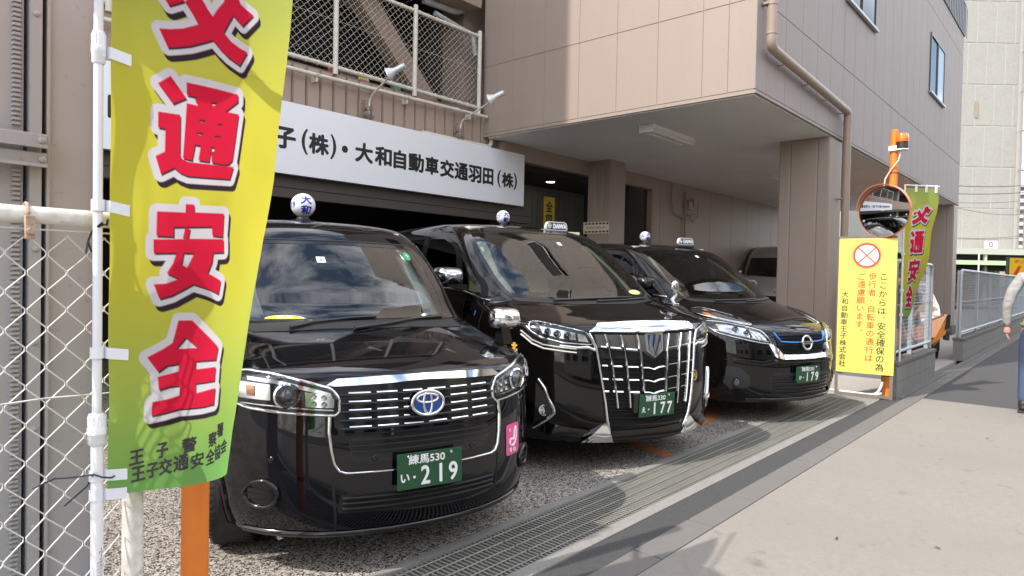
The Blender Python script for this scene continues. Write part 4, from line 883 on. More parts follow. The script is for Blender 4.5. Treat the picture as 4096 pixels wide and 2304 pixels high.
c_=thing_part('fender_mirror',t,(.80,.70,1.19)); b=MB(); b.tube([(0,-.05,-.03),(.01,0,.01),(.07,.01,.06),(.075,.01,.11)],[.022,.02,.016,.012],10); b.box(-.04,.03,-.08,.04,-.04,-.01,c=.008); b.build('mirror_stalk',M_chromed,c_,smooth=60)
b=MB(); b.sphere((.045,.0,.125),(.042,.022,.062),20,12); b.build('mirror_shell',M_chromed,c_,smooth=80)
ball_lamp(t,0,2.34,1.91,.070,'177',0)
roof_sign(t,.30,1.80,1.805,.27)
b=MB(); text(b,'',0,0,.01,local(B,0,1,0)) if False else None
s_=sticker(B,t,oval(.085,.020,24,.56,1.262),mat('pale_yellow_sticker',(.65,.62,.25),.4),'badge_sticker')
sticker(B,t,[(.06,1.700),(.10,1.700),(.10,1.672),(.06,1.672)],M_wht,'inspection_sticker')
both(lambda s:patch(I,sx_([(.54,1.70),(.655,1.69),(.72,1.42),(.69,1.25),(.60,1.25),(.62,1.42)],s),'F',M_cream,t,'pillar_trim',off=0,depth=.03,g=.05))
both(lambda s:patch(I,[(1.60,1.56),(1.70,1.56),(1.60,1.27),(1.50,1.27)],'L' if s<0 else 'R',M_cream,t,'pillar_trim',off=0,depth=.03,g=.05))
b=MB(); b.box(-.62,.62,1.85,4.2,1.80,1.84); b.build('headliner',M_cream,t)
b=MB(); b.tube(bend([(.60,1.66,1.60),(.62,1.55,1.56),(.66,1.40,1.46),(.67,1.36,1.40)]),.016,8); b.build('grab_handle',M_cream,t,smooth=60)
interior(t,1.0,1.12,.62,.72,M_cream,M_cream)
# ------------------------------------------------------------------ taxi 3: mid-size van with blue trimmed grille
ws=rnd([(-.600,1.715),(-.3,1.728),(0,1.732),(.3,1.728),(.600,1.715),(.655,1.52),(.672,1.34),(.665,1.195),(.3,1.176),(0,1.172),(-.3,1.176),(-.665,1.195),(-.672,1.34),(-.655,1.52)],.03)
sd=[[(1.70,1.56),(1.52,1.24),(1.16,1.20)],[(1.58,1.24),(2.40,1.25),(2.40,1.69),(2.05,1.68),(1.76,1.59)],[(2.48,1.25),(3.45,1.26),(3.45,1.68),(2.48,1.69)]]
t,B,I=shell('taxi','black van taxi with blue trimmed V shaped grille and plate 179, farthest of the three',K_SER,(6.876,2.183),-19,ws,sd,[(.95,.32),(3.81,.32)],.365,M_paintb,wheel_r=.318)
trim(B,ws,'F',M_gloss,t,'windscreen_frit',wd=.030,ht=.004,off=-.001,closed=True,flat=True,g=.03)
patch(B,[(-.66,1.185),(-.3,1.168),(.3,1.168),(.66,1.185),(.62,1.155),(.25,1.142),(-.25,1.142),(-.62,1.155)],'F',M_trim,t,'cowl',off=.003,depth=.01,g=.05)
wiper(t,B,[(-.40,1.158),(-.05,1.166),(.28,1.176)]); wiper(t,B,[(0,1.155),(.3,1.162),(.60,1.18)])
p_=patch(B,[(-.37,.878),(.37,.878),(.345,.78),(.305,.690),(-.305,.690),(-.345,.78)],'F',M_hole,t,'grille',off=.002,depth=.004,g=.05); b=MB()
for z in(.855,.828,.76,.735,.712): trim(B,[(-.33,z),(.33,z)],'F',None,None,'',wd=.010,ht=.012,off=.002,mb=b,g=.05)
b.build('grille_rib',M_gloss,p_,smooth=50)
M_bl=mat('blue_grille_trim',(.02,.22,.72),.15,.4,coat=1)
both(lambda s:trim(B,[(s*x,z) for x,z in [(.368,.882),(.340,.84),(.306,.800),(.20,.793),(.055,.790)]],'F',M_bl,p_,'blue_moulding',wd=.016,ht=.014,off=.003,g=.025))
to=local(B,0,.783,.026); b=MB(); ringtube(b,to,oval(.066,.066),.011,n=10); b.prism([(-.082,-.014),(.082,-.014),(.082,.014),(-.082,.014)],lambda x,y,d:to(x,y,-.004+d),.018); e=b.build('emblem',M_chrome,t,smooth=50)
b=MB(); text(b,'NISSAN',0,0,.017,plane3(to(0,0,.0155),Vector(to(1,0,0))-Vector(to(0,0,0)),Vector(to(0,1,0))-Vector(to(0,0,0)),Vector(to(0,0,1))-Vector(to(0,0,0))),.0008,wid=.125); b.build('emblem_lettering',M_black,e)
def vch(s):
    patch(B,sx_([(.440,.780),(.395,.772),(.350,.73),(.318,.688),(.30,.676),(.30,.634),(.32,.636),(.385,.652),(.40,.672)],s),'F',M_chrome,t,'grille_chrome_wing',off=.006,depth=.01,g=.035,tz=.22)
    patch(B,sx_([(.302,.677),(0,.671),(0,.630),(.302,.634)],s),'F',M_chrome,t,'grille_chrome_bar',off=.006,depth=.01,g=.04,tz=.55)
    hu=[(.672,1.095),(.60,1.062),(.535,1.018),(.500,.945),(.600,.962),(.68,.985),(.77,1.012),(.80,1.04),(.76,1.08)]
    hl_=[(.815,.975),(.723,.968),(.60,.938),(.485,.900),(.440,.835),(.415,.778),(.52,.790),(.624,.812),(.72,.838),(.81,.868),(.835,.92)]
    headlight(t,B,hu,s,[('refl',[(.66,1.06),(.59,1.03),(.54,.99),(.525,.965),(.62,.985),(.70,1.01)]),('amber',[(.735,1.05),(.70,1.045),(.70,1.01),(.735,1.015)]),('bar',([(.79,1.035),(.76,1.02),(.66,.99),(.53,.958)],.012))],rimw=.010)
    headlight(t,B,hl_,s,[('refl',[(.78,.95),(.70,.945),(.60,.915),(.60,.835),(.70,.86),(.79,.89)]),('refl',[(.58,.905),(.50,.88),(.46,.83),(.45,.80),(.58,.825)]),('proj',(.69,.905,.024)),('proj',(.62,.88,.022)),('bar',([(.58,.905),(.52,.80)],.010)),('bar',([(.54,.89),(.48,.795)],.010)),('bar',([(.82,.90),(.72,.865),(.60,.832),(.44,.80)],.012))],rimw=.012)
    patch(B,sx_([(.78,.56),(.69,.548),(.62,.48),(.60,.38),(.65,.338),(.75,.345),(.79,.40)],s),'F',M_trim,t,'fog_lamp_pod',off=.004,depth=.008,g=.03); q=t.children[-1]
    loc,n=B.proj(s*.70,.405,'F'); b=MB(); b.lathe([(.058,0),(.060,.012),(.050,.014),(.042,.002),(.040,-.004)],loc,Vector((s*.25,-1,0)),28); b.build('fog_lamp',M_gloss,q,smooth=40); b=MB(); b.lathe([(.040,0),(.02,.008),(0,.010)],loc,Vector((s*.25,-1,0)),24); b.build('fog_lens',M_bulb,q,smooth=60)
    patch(B,sx_([(.765,.330),(.62,.362),(.46,.318),(.50,.272),(.64,.270),(.76,.292)],s),'F',M_paintb,t,'bumper_wing',off=.022,depth=.022,g=.04)
    dline(B,[(s*.79,.625),(s*.62,.578),(s*.47,.525),(s*.40,.48)],'F',t); dline(B,[(s*.665,1.10),(s*.60,1.07),(s*.50,.93),(s*.38,.886),(0,.888)],'F',t)
    dline(B,[(s*.80,1.045),(s*.815,1.12),(s*.80,1.17)],'F',t,wd=.012)
both(vch)
p_=patch(B,rnd([(-.40,.50),(.40,.50),(.43,.43),(.40,.27),(-.40,.27),(-.43,.43)],.03),'F',M_trim,t,'lower_grille',off=.002,depth=.004,g=.05); b=MB()
for z in(.47,.435,.40,.365,.33,.30): trim(B,[(-.40,z),(.40,z)],'F',None,None,'',wd=.012,ht=.014,off=.002,mb=b,g=.05)
b.build('grille_rib',M_gloss,p_,smooth=50)
trim(B,[(-.62,.245),(0,.232),(.62,.245)],'F',M_gloss,t,'lip_spoiler',wd=.04,ht=.02,g=.05)
trim(B,[(-.74,.615),(-.5,.590),(-.40,.612),(.40,.612),(.5,.590),(.74,.615)],'F',M_paintb,t,'bumper_crease',wd=.05,ht=.012,g=.04)
plate(t,B,0,.484,-.04,'練馬530','か','179',R(1.5))
kita(B,t,.50,.868)
dline(B,[(1.22,1.20),(1.24,.8),(1.2,.5)],'L',t); trim(B,[(1.14,1.195),(1.5,1.228),(2.4,1.238)],'L',M_chrome,t,'window_moulding',wd=.012,ht=.008,g=.05)
dmirror(t,-.80,1.34,1.25,-1,M_gloss).rotation_euler=(0,0,R(-72)); dmirror(t,.80,1.34,1.25,1,M_gloss).rotation_euler=(0,0,R(72))
ball_lamp(t,0,2.42,1.848,.068,'179',0); roof_sign(t,.20,1.90,1.775,.27)
sticker(B,t,[(.02,1.665),(.062,1.665),(.062,1.642),(.02,1.642)],M_wht,'inspection_sticker')
both(lambda s:patch(I,sx_([(.47,1.65),(.575,1.64),(.64,1.38),(.63,1.21),(.56,1.21),(.565,1.38)],s),'F',M_cream,t,'pillar_trim',off=0,depth=.03,g=.05))
b=MB(); b.box(-.56,.56,1.95,4.0,1.74,1.77); b.build('headliner',M_cream,t)
interior(t,1.06,1.09,.60,.68,M_cream,mat('grey_seat',(.12,.115,.105),.8))
b=MB(); b.box(-.12,.12,1.62,1.65,1.56,1.62,c=.01); b.build('rear_view_mirror',M_black,t)
# ------------------------------------------------------------------ signboard over the bays
M_sign=mat('white_signboard',(.88,.88,.90),.35,noise=[(.5,.8,(.86,.86,.88))]); M_ink=mat('black_lettering',(.012,.012,.012),.5)
sg=thing('signboard','long white company signboard with black brush style lettering hung over the taxi bays','signboard',(1.2,7.33,2.55))
b=MB(); b.box(1.2,8.575,7.33,7.42,2.545,3.400); b.box(4.955,4.957,7.3292,7.33,2.55,3.395,0); put(b.build('sign_panel',M_sign),sg)
b=MB(); to=plane3((0,7.3285,0),(1,0,0),(0,0,1),(0,-1,0))
for ch,x,s in zip('大和自動車交通王子(株)・大和自動車交通羽田(株)',[1.83,2.12,2.42,2.72,3.01,3.31,3.605,3.90,4.198,4.461,4.659,4.863,5.036,5.334,5.647,5.930,6.225,6.52,6.82,7.113,7.405,7.70,7.955,8.165,8.350],[.24]*9+[.30,.235,.30,.055]+[.24]*9+[.27,.22,.27]):
    z=2.965-.0085*(x-4.2)
    if ch in '()': text(b,ch,x,z,s,to,.006,wid=.075)
    elif ch=='・': text(b,ch,x,z,.085,to,.004,wid=.085)
    else: text(b,ch,x,z,s,to,.0115,wid={'自':.20,'車':.24,'田':.22}.get(ch,.265))
put(b.build('sign_lettering',M_ink),sg)
# floodlamps over the signboard
def floodlamp(x,y_out,lab,bx=0):
    t=thing('floodlight',lab,'floodlight',(x,7.4,3.49),0,'floodlights over the signboard'); b=MB()
    b.tube(bend([(0,-.005,.02),(.0,-.02,.22),(bx,-y_out,.40)]),.014,8); b.build('lamp_arm',M_pipe,t,smooth=60)
    b=MB(); b.sphere((0,.02,.0),(.05,.05,.055),16,10); b.lathe([(.03,0),(.03,.05),(.022,.06)],(0,.0,.05),(0,0,1),12); b.cyl((-.075,.0,.0),(-.035,.0,.0),.03,n=12); b.cyl((.035,0,-.01),(.08,0,-.02),.025,n=12); b.tube([(.07,0,-.03),(.075,.02,-.08),(.07,.08,-.1)],.004,5); b.build('junction_box',mat('weathered_grey_metal',(.20,.21,.21),.6,noise=[(20,.4,(.28,.17,.10))]),t,smooth=50)
    b=MB(); b.box(-.05,-.02,.0,.03,.07,.18); b.box(-.035,.035,.06,.1,.05,.2); b.build('lamp_bracket',M_rust,t)
    o=Vector((bx,-y_out,.40)); ax=Vector((-.35,.62,-.34)).normalized()
    b=MB(); b.lathe([(0,-.17),(.036,-.165),(.040,-.02),(.050,0),(.085,.07),(.09,.078),(.082,.074),(.045,.01),(0,.0)],o+Vector((.03,-.03,.06)),ax,24); b.build('lamp_head',mat('lamp_white_metal',(.68,.68,.66),.3,.3),t,smooth=50)
floodlamp(5.446,.52,'cream floodlight on a bent arm, the left of the two over the signboard',-.06); floodlamp(7.134,.68,'cream floodlight on a bent arm beside the jutting office wall',-.05)
# ------------------------------------------------------------------ grey steel siding behind the near fence
sc_=thing('steel_cabinet','grey riveted steel siding column behind the chain link fence at the left edge','steel siding',(-.4,2.6,0))
b=MB(); b.box(-1.5,.578,2.60,2.74,0,2.75); b.box(.590,.622,2.575,2.7,0,2.75); put(b.build('side_panel',M_steelgrey),sc_)
b=MB(); b.box(.640,.782,2.592,2.74,0,2.75,c=.006); b.box(.636,.646,2.578,2.6,0,2.75,c=.003); b.box(.773,.783,2.58,2.6,0,2.75,c=.003); put(b.build('corner_column',M_steelgrey),sc_)
b=MB(); b.box(.578,.642,2.66,2.72,0,2.74); put(b.build('dark_groove',M_steeldk),sc_)  # recessed strip in a darker grey than the siding
b=MB(); z=.02
while z<2.7:
    if not 1.70<z<1.84: b.hexa([(.545,2.5985,z),(.572,2.5985,z),(.572,2.5985,z+.006),(.545,2.5985,z+.006),(.549,2.588,z+.002),(.568,2.588,z+.002),(.568,2.588,z+.010),(.549,2.588,z+.010)])
    z+=.0148
put(b.build('pressed_louvres',M_steelgrey),sc_)
for z in(1.795,1.735):
    b=MB(); b.box(-1.5,.630,2.545,2.575,z-.022,z+.022,c=.005); b.box(-1.5,.625,2.52,2.545,z-.026,z-.016); o=put(b.build('cross_rail',M_steelgrey),sc_)
    b=MB(); b.sphere((.615,2.543,z),(.012,.01,.012),12,8); put(b.build('rivet',M_steelgrey,smooth=80),o)
for z in(2.2,1.45,1.15,.87,.55,.25):
    b=MB(); b.sphere((.606,2.574,z),(.010,.008,.010),12,8); put(b.build('rivet',M_steelgrey,None,smooth=80),sc_)
# ------------------------------------------------------------------ near chain link fence
nf=thing('chain_link_fence','white chain link fence with peeling pipe rail before the grey siding at left','fence',(.2,2.025,0))
M_pvc=mat('white_pvc_wire',(.66,.64,.60),.5); M_peel=mat('peeling_cream_pipe',(.78,.76,.71),.55,noise=[(30,.25,(.60,.56,.49)),(17,.12,(.25,.15,.09))])
b=MB(); b.tube([(-1.2,2.25,1.55),(.80,2.25,1.538)],.0243,18); put(b.build('top_rail',M_peel,None,smooth=60),nf)
b=MB(); b.cyl((.792,2.262,-.155),(.792,2.262,.93),.030,n=20); b.lathe([(.030,0),(.024,.012),(0,.016)],(.792,2.262,.93),(0,0,1),20); put(b.build('post',M_peel,None,smooth=50),nf)
b=MB(); b.tube([(.772,2.235,.71),(.79,2.228,.725),(.815,2.236,.735)],.008,8); put(b.build('hook_bolt',M_rust,None,smooth=60),nf)
b=MB(); 
b.tube([(.507+.0,2.25+.0265*math.cos(a),1.545+.0265*math.sin(a)) for a in [i*math.pi/8 for i in range(16)]],.0045,6,closed=True); b.box(.496,.518,2.2,2.225,1.47,1.535,c=.003); b.cyl((.507,2.19,1.492),(.507,2.215,1.492),.009,n=6); put(b.build('rail_clamp',mat('rusted_clamp',(.55,.46,.36),.7,noise=[(60,.4,(.30,.15,.08))])),nf)
b=MB(); chainlink(b,-1.1,.80,-.12,1.508,2.25,.0975,.107,.0022,6); b.tube([(-1.1,2.243,1.012),(.3,2.243,1.010),(.55,2.243,1.022),(.70,2.243,1.018),(.79,2.243,1.02)],.0028,6); b.tube([(-1.1,2.25,1.508),(.78,2.25,1.498)],.0028,6); put(b.build('wire_mesh',M_pvc,None,smooth=60),nf)
b=MB(); b.tube([(.668,2.155,1.525),(.655,2.20,1.50),(.648,2.21,1.47),(.655,2.20,1.44)],.003,6); b.tube([(.648,2.21,1.47),(.640,2.2,1.435)],.003,6); b.tube([(.685,2.165,1.535),(.690,2.19,1.52),(.672,2.158,1.52),(.655,2.19,1.505)],.003,6)
tag(b.build('cable_tie',M_black,None,smooth=60),'black wire tie knotted round the flag pole at the fence rail','tie')
b=MB(); b.tube([(.52,2.225,.775),(.57,2.215,.795),(.62,2.20,.792),(.655,2.165,.800),(.67,2.150,.792),(.695,2.15,.785),(.71,2.17,.783)],.0027,6); b.tube([(.655,2.17,.800),(.648,2.2,.76),(.60,2.235,.705)],.0027,6)
tag(b.build('cable_tie',mat('navy_wire',(.02,.03,.07),.5),None,smooth=60),'loose dark blue wire tie round the lower flag pole with long ends','tie')
for o in [q for q in COL.objects if q.type=='MESH' and (q.parent is nf or q.name.startswith('cable_tie'))]:
    for v in o.data.vertices: v.co=Vector((v.co.x*.9,v.co.y*.9,1.4+(v.co.z-1.4)*.9))
# ------------------------------------------------------------------ banner flags
FS={'kou': ([[(0.154, 0.478), (0.199, 0.45), (0.184, 0.436), (0.14, 0.46)], [(0.126, 0.55), (0.158, 0.542), (0.194, 0.529), (0.24, 0.503), (0.219, 0.473), (0.199, 0.45), (0.237, 0.417), (0.257, 0.43), (0.271, 0.449), (0.287, 0.464), (0.305, 0.434), (0.327, 0.405), (0.318, 0.387), (0.37, 0.367), (0.384, 0.393), (0.406, 0.402), (0.435, 0.41), (0.393, 0.458), (0.357, 0.437), (0.324, 0.5), (0.352, 0.519), (0.384, 0.528), (0.414, 0.532), (0.386, 0.581), (0.342, 0.569), (0.315, 0.555), (0.286, 0.534), (0.252, 0.553), (0.214, 0.573), (0.177, 0.587), (0.15, 0.596)]], []), 'tsu': ([[(0.121, 0.702), (0.157, 0.673), (0.204, 0.724), (0.164, 0.749)], [(0.121, 0.78), (0.186, 0.775), (0.187, 0.884), (0.193, 0.897), (0.212, 0.903), (0.376, 0.893), (0.363, 0.932), (0.213, 0.943), (0.191, 0.938), (0.171, 0.926), (0.133, 0.949), (0.116, 0.902), (0.142, 0.886), (0.142, 0.823), (0.121, 0.823)], [(0.204, 0.679), (0.383, 0.67), (0.384, 0.692), (0.336, 0.733), (0.389, 0.729), (0.379, 0.813), (0.37, 0.873), (0.357, 0.887), (0.335, 0.892), (0.294, 0.891), (0.291, 0.86), (0.301, 0.858), (0.304, 0.846), (0.29, 0.847), (0.285, 0.891), (0.248, 0.892), (0.254, 0.849), (0.235, 0.85), (0.227, 0.896), (0.197, 0.895), (0.205, 0.738), (0.242, 0.737), (0.23, 0.723), (0.238, 0.714), (0.205, 0.715)]], [[(0.282, 0.718), (0.307, 0.713), (0.293, 0.727)], [(0.246, 0.776), (0.267, 0.774), (0.267, 0.779), (0.247, 0.782)], [(0.308, 0.775), (0.327, 0.772), (0.326, 0.777), (0.309, 0.78)], [(0.24, 0.813), (0.262, 0.812), (0.261, 0.818), (0.24, 0.819)], [(0.3, 0.812), (0.322, 0.809), (0.321, 0.814), (0.302, 0.816)]]), 'an': ([[(0.21, 1.024), (0.237, 1.022), (0.237, 1.045), (0.345, 1.039), (0.342, 1.11), (0.301, 1.109), (0.3, 1.082), (0.175, 1.092), (0.175, 1.119), (0.124, 1.12), (0.125, 1.052), (0.209, 1.048)], [(0.116, 1.13), (0.212, 1.124), (0.202, 1.123), (0.209, 1.091), (0.224, 1.092), (0.218, 1.123), (0.345, 1.117), (0.347, 1.157), (0.303, 1.16), (0.298, 1.187), (0.281, 1.221), (0.334, 1.244), (0.324, 1.284), (0.279, 1.267), (0.234, 1.254), (0.202, 1.27), (0.169, 1.285), (0.131, 1.294), (0.116, 1.254), (0.151, 1.252), (0.19, 1.239), (0.153, 1.223), (0.173, 1.195), (0.184, 1.165), (0.116, 1.168)]], [[(0.205, 1.164), (0.238, 1.164), (0.227, 1.184), (0.215, 1.206), (0.198, 1.198)]]), 'zen': ([[(0.187, 1.357), (0.232, 1.359), (0.273, 1.397), (0.335, 1.447), (0.328, 1.485), (0.245, 1.479), (0.244, 1.503), (0.329, 1.507), (0.328, 1.55), (0.246, 1.545), (0.247, 1.574), (0.334, 1.573), (0.331, 1.623), (0.281, 1.621), (0.192, 1.61), (0.152, 1.616), (0.113, 1.618), (0.115, 1.58), (0.152, 1.578), (0.191, 1.571), (0.191, 1.542), (0.16, 1.542), (0.132, 1.548), (0.128, 1.511), (0.187, 1.501), (0.188, 1.479), (0.153, 1.481), (0.129, 1.497), (0.099, 1.454), (0.137, 1.436), (0.167, 1.419)]], [[(0.211, 1.407), (0.252, 1.441), (0.177, 1.437)]])}
BS=[0.3, 0.897, 1.101, 1.444, 1.719, 1.895]; KS=[9.5, 24.5, 34.0, 45.5, 55.0, 63.5]
def flag_near():
    memo={}
    def P(a,b):
        K=float(np.interp(b,BS,KS)); k=round(K,2)
        if k not in memo:
            A=np.linspace(0,.6,121); s=np.clip((A-.10)/.50,0,1); ph=np.radians(8+K*(s*s*(3-2*s))); d=A[1]
            memo[k]=(A,.621+np.concatenate([[0],np.cumsum((np.cos(ph[1:])+np.cos(ph[:-1]))/2*d)]),1.9485+np.concatenate([[0],np.cumsum((np.sin(ph[1:])+np.sin(ph[:-1]))/2*d)]))
        A,x,y=memo[k]; X=np.interp(a,A,x); Y=np.interp(a,A,y)
        w_=.007*math.sin(9*b+7*a)*min(1,a/.08)+.0035*math.sin(31*a-11*b)*math.exp(-((b-1.35)/.6)**2)+.004*math.sin(17*b)*math.exp(-a/.10)
        q=math.exp(-((a-.10-.13*(b-.9))/.03)**2)*.004+math.exp(-((a-.30-.2*(1.3-b))/.05)**2)*.005*(1 if b>.6 else 0)
        return Vector((X,Y-w_*.8-q,2.607-b))
    return P
def seg_d(px,py,poly):
    x0=np.array([p[0] for p in poly]);y0=np.array([p[1] for p in poly]);x1=np.roll(x0,-1);y1=np.roll(y0,-1)
    dx=x1-x0;dy=y1-y0;L2=dx*dx+dy*dy+1e-12; best=np.full(px.shape,9.);ins=np.zeros(px.shape,bool)
    for i in range(len(poly)):
        t=np.clip(((px-x0[i])*dx[i]+(py-y0[i])*dy[i])/L2[i],0,1); best=np.minimum(best,np.hypot(px-x0[i]-t*dx[i],py-y0[i]-t*dy[i]))
        c=((y0[i]>py)!=(y1[i]>py))&(px<(x1[i]-x0[i])*(py-y0[i])/((y1[i]-y0[i]) if abs(y1[i]-y0[i])>1e-12 else 1e-12)+x0[i]); ins^=c
    return np.where(ins,-best,best)
def M_flag():
    m=bpy.data.materials.new('printed_flag_cloth'); m.use_nodes=True; n=m.node_tree.nodes;l=m.node_tree.links; n.remove(n['Principled BSDF'])
    a=n.new('ShaderNodeVertexColor'); a.layer_name='print'; d=n.new('ShaderNodeBsdfDiffuse'); t=n.new('ShaderNodeBsdfTranslucent'); x=n.new('ShaderNodeMixShader'); x.inputs[0].default_value=.62
    l.new(a.outputs[0],d.inputs[0]); l.new(a.outputs[0],t.inputs[0]); l.new(d.outputs[0],x.inputs[1]); l.new(t.outputs[0],x.inputs[2]); l.new(x.outputs[0],n['Material Output'].inputs[0]); return m
MF=M_flag()
def cloth(parent,P,W,Hh,hem,na,nb,sa=1,sb=1,ob=0):
    A=np.linspace(0,1,na+1);T=np.linspace(0,1,nb+1); aa,tt=np.meshgrid(A*W,T); bb=tt*(Hh+hem*aa/W)
    fa=aa/sa;fb=(bb+ob)/sb
    v=[P(float(x),float(y))[:] for x,y in zip(aa.ravel(),bb.ravel())]
    f=[(j*(na+1)+i,j*(na+1)+i+1,(j+1)*(na+1)+i+1,(j+1)*(na+1)+i) for j in range(nb) for i in range(na)]
    me=bpy.data.meshes.new('flag_cloth'); me.from_pydata(v,[],f)
    # the print: green at top and foot, yellow between
    g1=np.clip(1-fb/.75,0,1)[...,None]; g2=np.clip((fb-1.25)/.55,0,1)[...,None]; r_=np.clip((fa-.35)/.25,0,1)[...,None]*np.clip((fb-1.1)/.5,0,1)[...,None]
    ye=np.array([.72,.69,.08]);gr=np.array([.44,.62,.20]);gb=np.array([.25,.54,.15]); c=ye*np.ones(fa.shape+(3,)); c=c*(1-g1)+gr*g1; g2=np.maximum(g2,r_*.8); c=c*(1-g2)+gb*g2
    soft=.0022
    def lay(c,d,col): k=np.clip(.5-d/soft,0,1)[...,None]; return c*(1-k)+np.array(col)*k
    reds=[];outl=[]
    def sd(dx=0,dy=0):
        D=np.full(fa.shape,9.)
        for pos,neg in FS.values():
            for p in pos: D=np.minimum(D,seg_d(fa-dx,fb-dy,p))
            for p in neg: D=np.maximum(D,-seg_d(fa-dx,fb-dy,p))
        return D
    D=sd(); Do=np.full(fa.shape,9.)
    for pos,neg in FS.values():
        for p in pos: Do=np.minimum(Do,seg_d(fa,fb,p))
    Ds=np.full(fa.shape,9.)
    for pos,neg in FS.values():
        for p in pos: Ds=np.minimum(Ds,seg_d(fa-.010,fb-.016,p))
    Di=sd(.0035,.0055)
    dk=(.050,.035,.045); c=lay(c,Ds-.021,dk); c=lay(c,Do-.0215,(.80,.78,.84)); c=lay(c,Di,dk); c=lay(c,D,(.80,.025,.07))
    at=me.color_attributes.new('print','FLOAT_COLOR','POINT'); rgba=np.concatenate([c,np.ones(c.shape[:2]+(1,))],2).astype(np.float32).ravel(); at.data.foreach_set('color',rgba)
    me.materials.append(MF); me.shade_smooth(); o=bpy.data.objects.new('flag_cloth',me); COL.objects.link(o); put(o,parent); return o
M_tape=mat('white_fabric_tape',(.78,.78,.82),.7)
f1=thing('banner_flag','tall yellow green traffic safety banner on a white pole, filling the left foreground','banner flag',(.601,1.967,0))
P1=flag_near(); fc=cloth(f1,P1,.60,1.81,.085,250,780)
b=MB()
def onflag(P,cx,cy): return lambda x,y,d:(lambda a,c:(P(a,c)+Vector((0,-.0016-d,0)))[:])(x,-y)
for ch,cx,cy,w_,h_ in [('王',.075,1.724,.038,.038),('子',.147,1.721,.031,.041),('警',.229,1.722,.051,.042),('察',.328,1.729,.040,.042),('署',.370,1.711,.038,.040),('王',.080,1.771,.037,.039),('子',.120,1.771,.032,.039),('交',.157,1.769,.036,.043),('通',.203,1.768,.045,.043),('安',.261,1.775,.050,.041),('全',.317,1.780,.042,.044),('協',.357,1.776,.036,.044),('会',.400,1.769,.046,.043)]:
    text(b,ch,cx,-cy,h_,onflag(P1,0,0),.0017,wid=w_)
put(b.build('flag_lettering',mat('flag_dark_ink',(.05,.04,.045),.8)),f1)
M_pole=mat('white_plastic_pole',(.80,.80,.82),.25)
b=MB(); b.tube([(.606,1.967,0),(.601,1.967,.977)],.0149,20); b.tube([(.6005,1.967,.977),(.595,1.967,2.76)],.0113,20); put(b.build('pole',M_pole,None,smooth=60),f1)
for z,r in((.977,.0212),(1.967,.0158)):
    b=MB(); px_=.601-(z-.977)*.0035; b.lathe([(r*.8,-.045),(r,-.04),(r*1.02,-.018),(r*1.1,-.016),(r*1.1,.0),(r,.004),(r,.032),(r*.85,.04)],(px_,1.967,z),(0,0,1),24)
    for i in range(14): a=2*math.pi*i/14; b.box(px_+r*math.cos(a)-.001,px_+r*math.cos(a)+.001,1.967+r*math.sin(a)-.001,1.967+r*math.sin(a)+.001,z+.004,z+.031)
    put(b.build('pole_joint',M_pole,None,smooth=40),f1)
for z in(1.956,1.558,1.174,.853,.802,2.32):
    b=MB(); r=.0158; n=12; pts=[(.599+r*math.cos(a),1.967+r*math.sin(a),z) for a in [math.pi*.55+i*math.pi*1.45/n for i in range(n+1)]]
    e=P1(.012,2.607-z+.004); e2=P1(.050,2.607-z+.010); pts+= [tuple(e+Vector((-.012,-.003,.002))),tuple(e+Vector((.0,-.003,0))),tuple(e2+Vector((0,-.003,.0)))]
    vs=[];fs=[]
    for (x,y,zz) in pts: vs+=[(x,y,zz-.015),(x,y,zz+.015)]
    for i in range(len(pts)-1): fs.append((2*i,2*i+2,2*i+3,2*i+1))
    b.add(vs,fs); put(b.build('flag_strap',M_tape),f1)
b=MB(); b.tube([(.595,1.967,2.74),(.62,1.948,2.74),(1.21,2.07,2.74)],.008,10); put(b.build('cross_arm',M_pole,None,smooth=60),f1)
b=MB(); to=lambda x,y,d:(.606+.0153*math.sin(x/.0153-.42),1.967-.0153*math.cos(x/.0153-.42)-.0004-d*.3,1.4+.9*(y-1.4))
b.add([to(x,z,0) for z in(.44,.585) for x in np.linspace(-.013,.013,7)],[(i,i+1,i+8,i+7) for i in range(6)]); lb=put(b.build('instruction_label',mat('label_paper',(.76,.76,.78),.4)),f1)
b=MB()
for i,(s,xx,hh) in enumerate([('3m3段伸縮のぼり竿',.0085,.0075),('組み立ての注意',.001,.006),('横棒をセットして下さい',-.0065,.005)]):
    for k,ch in enumerate(s): text(b,ch,xx,.577-k*.0095-(.04 if i else 0),.0068 if i==0 else .005,lambda x,y,d:to(x,y,.001+d),0)
put(b.build('label_print',mat('label_ink',(.08,.08,.1),.6)),lb)
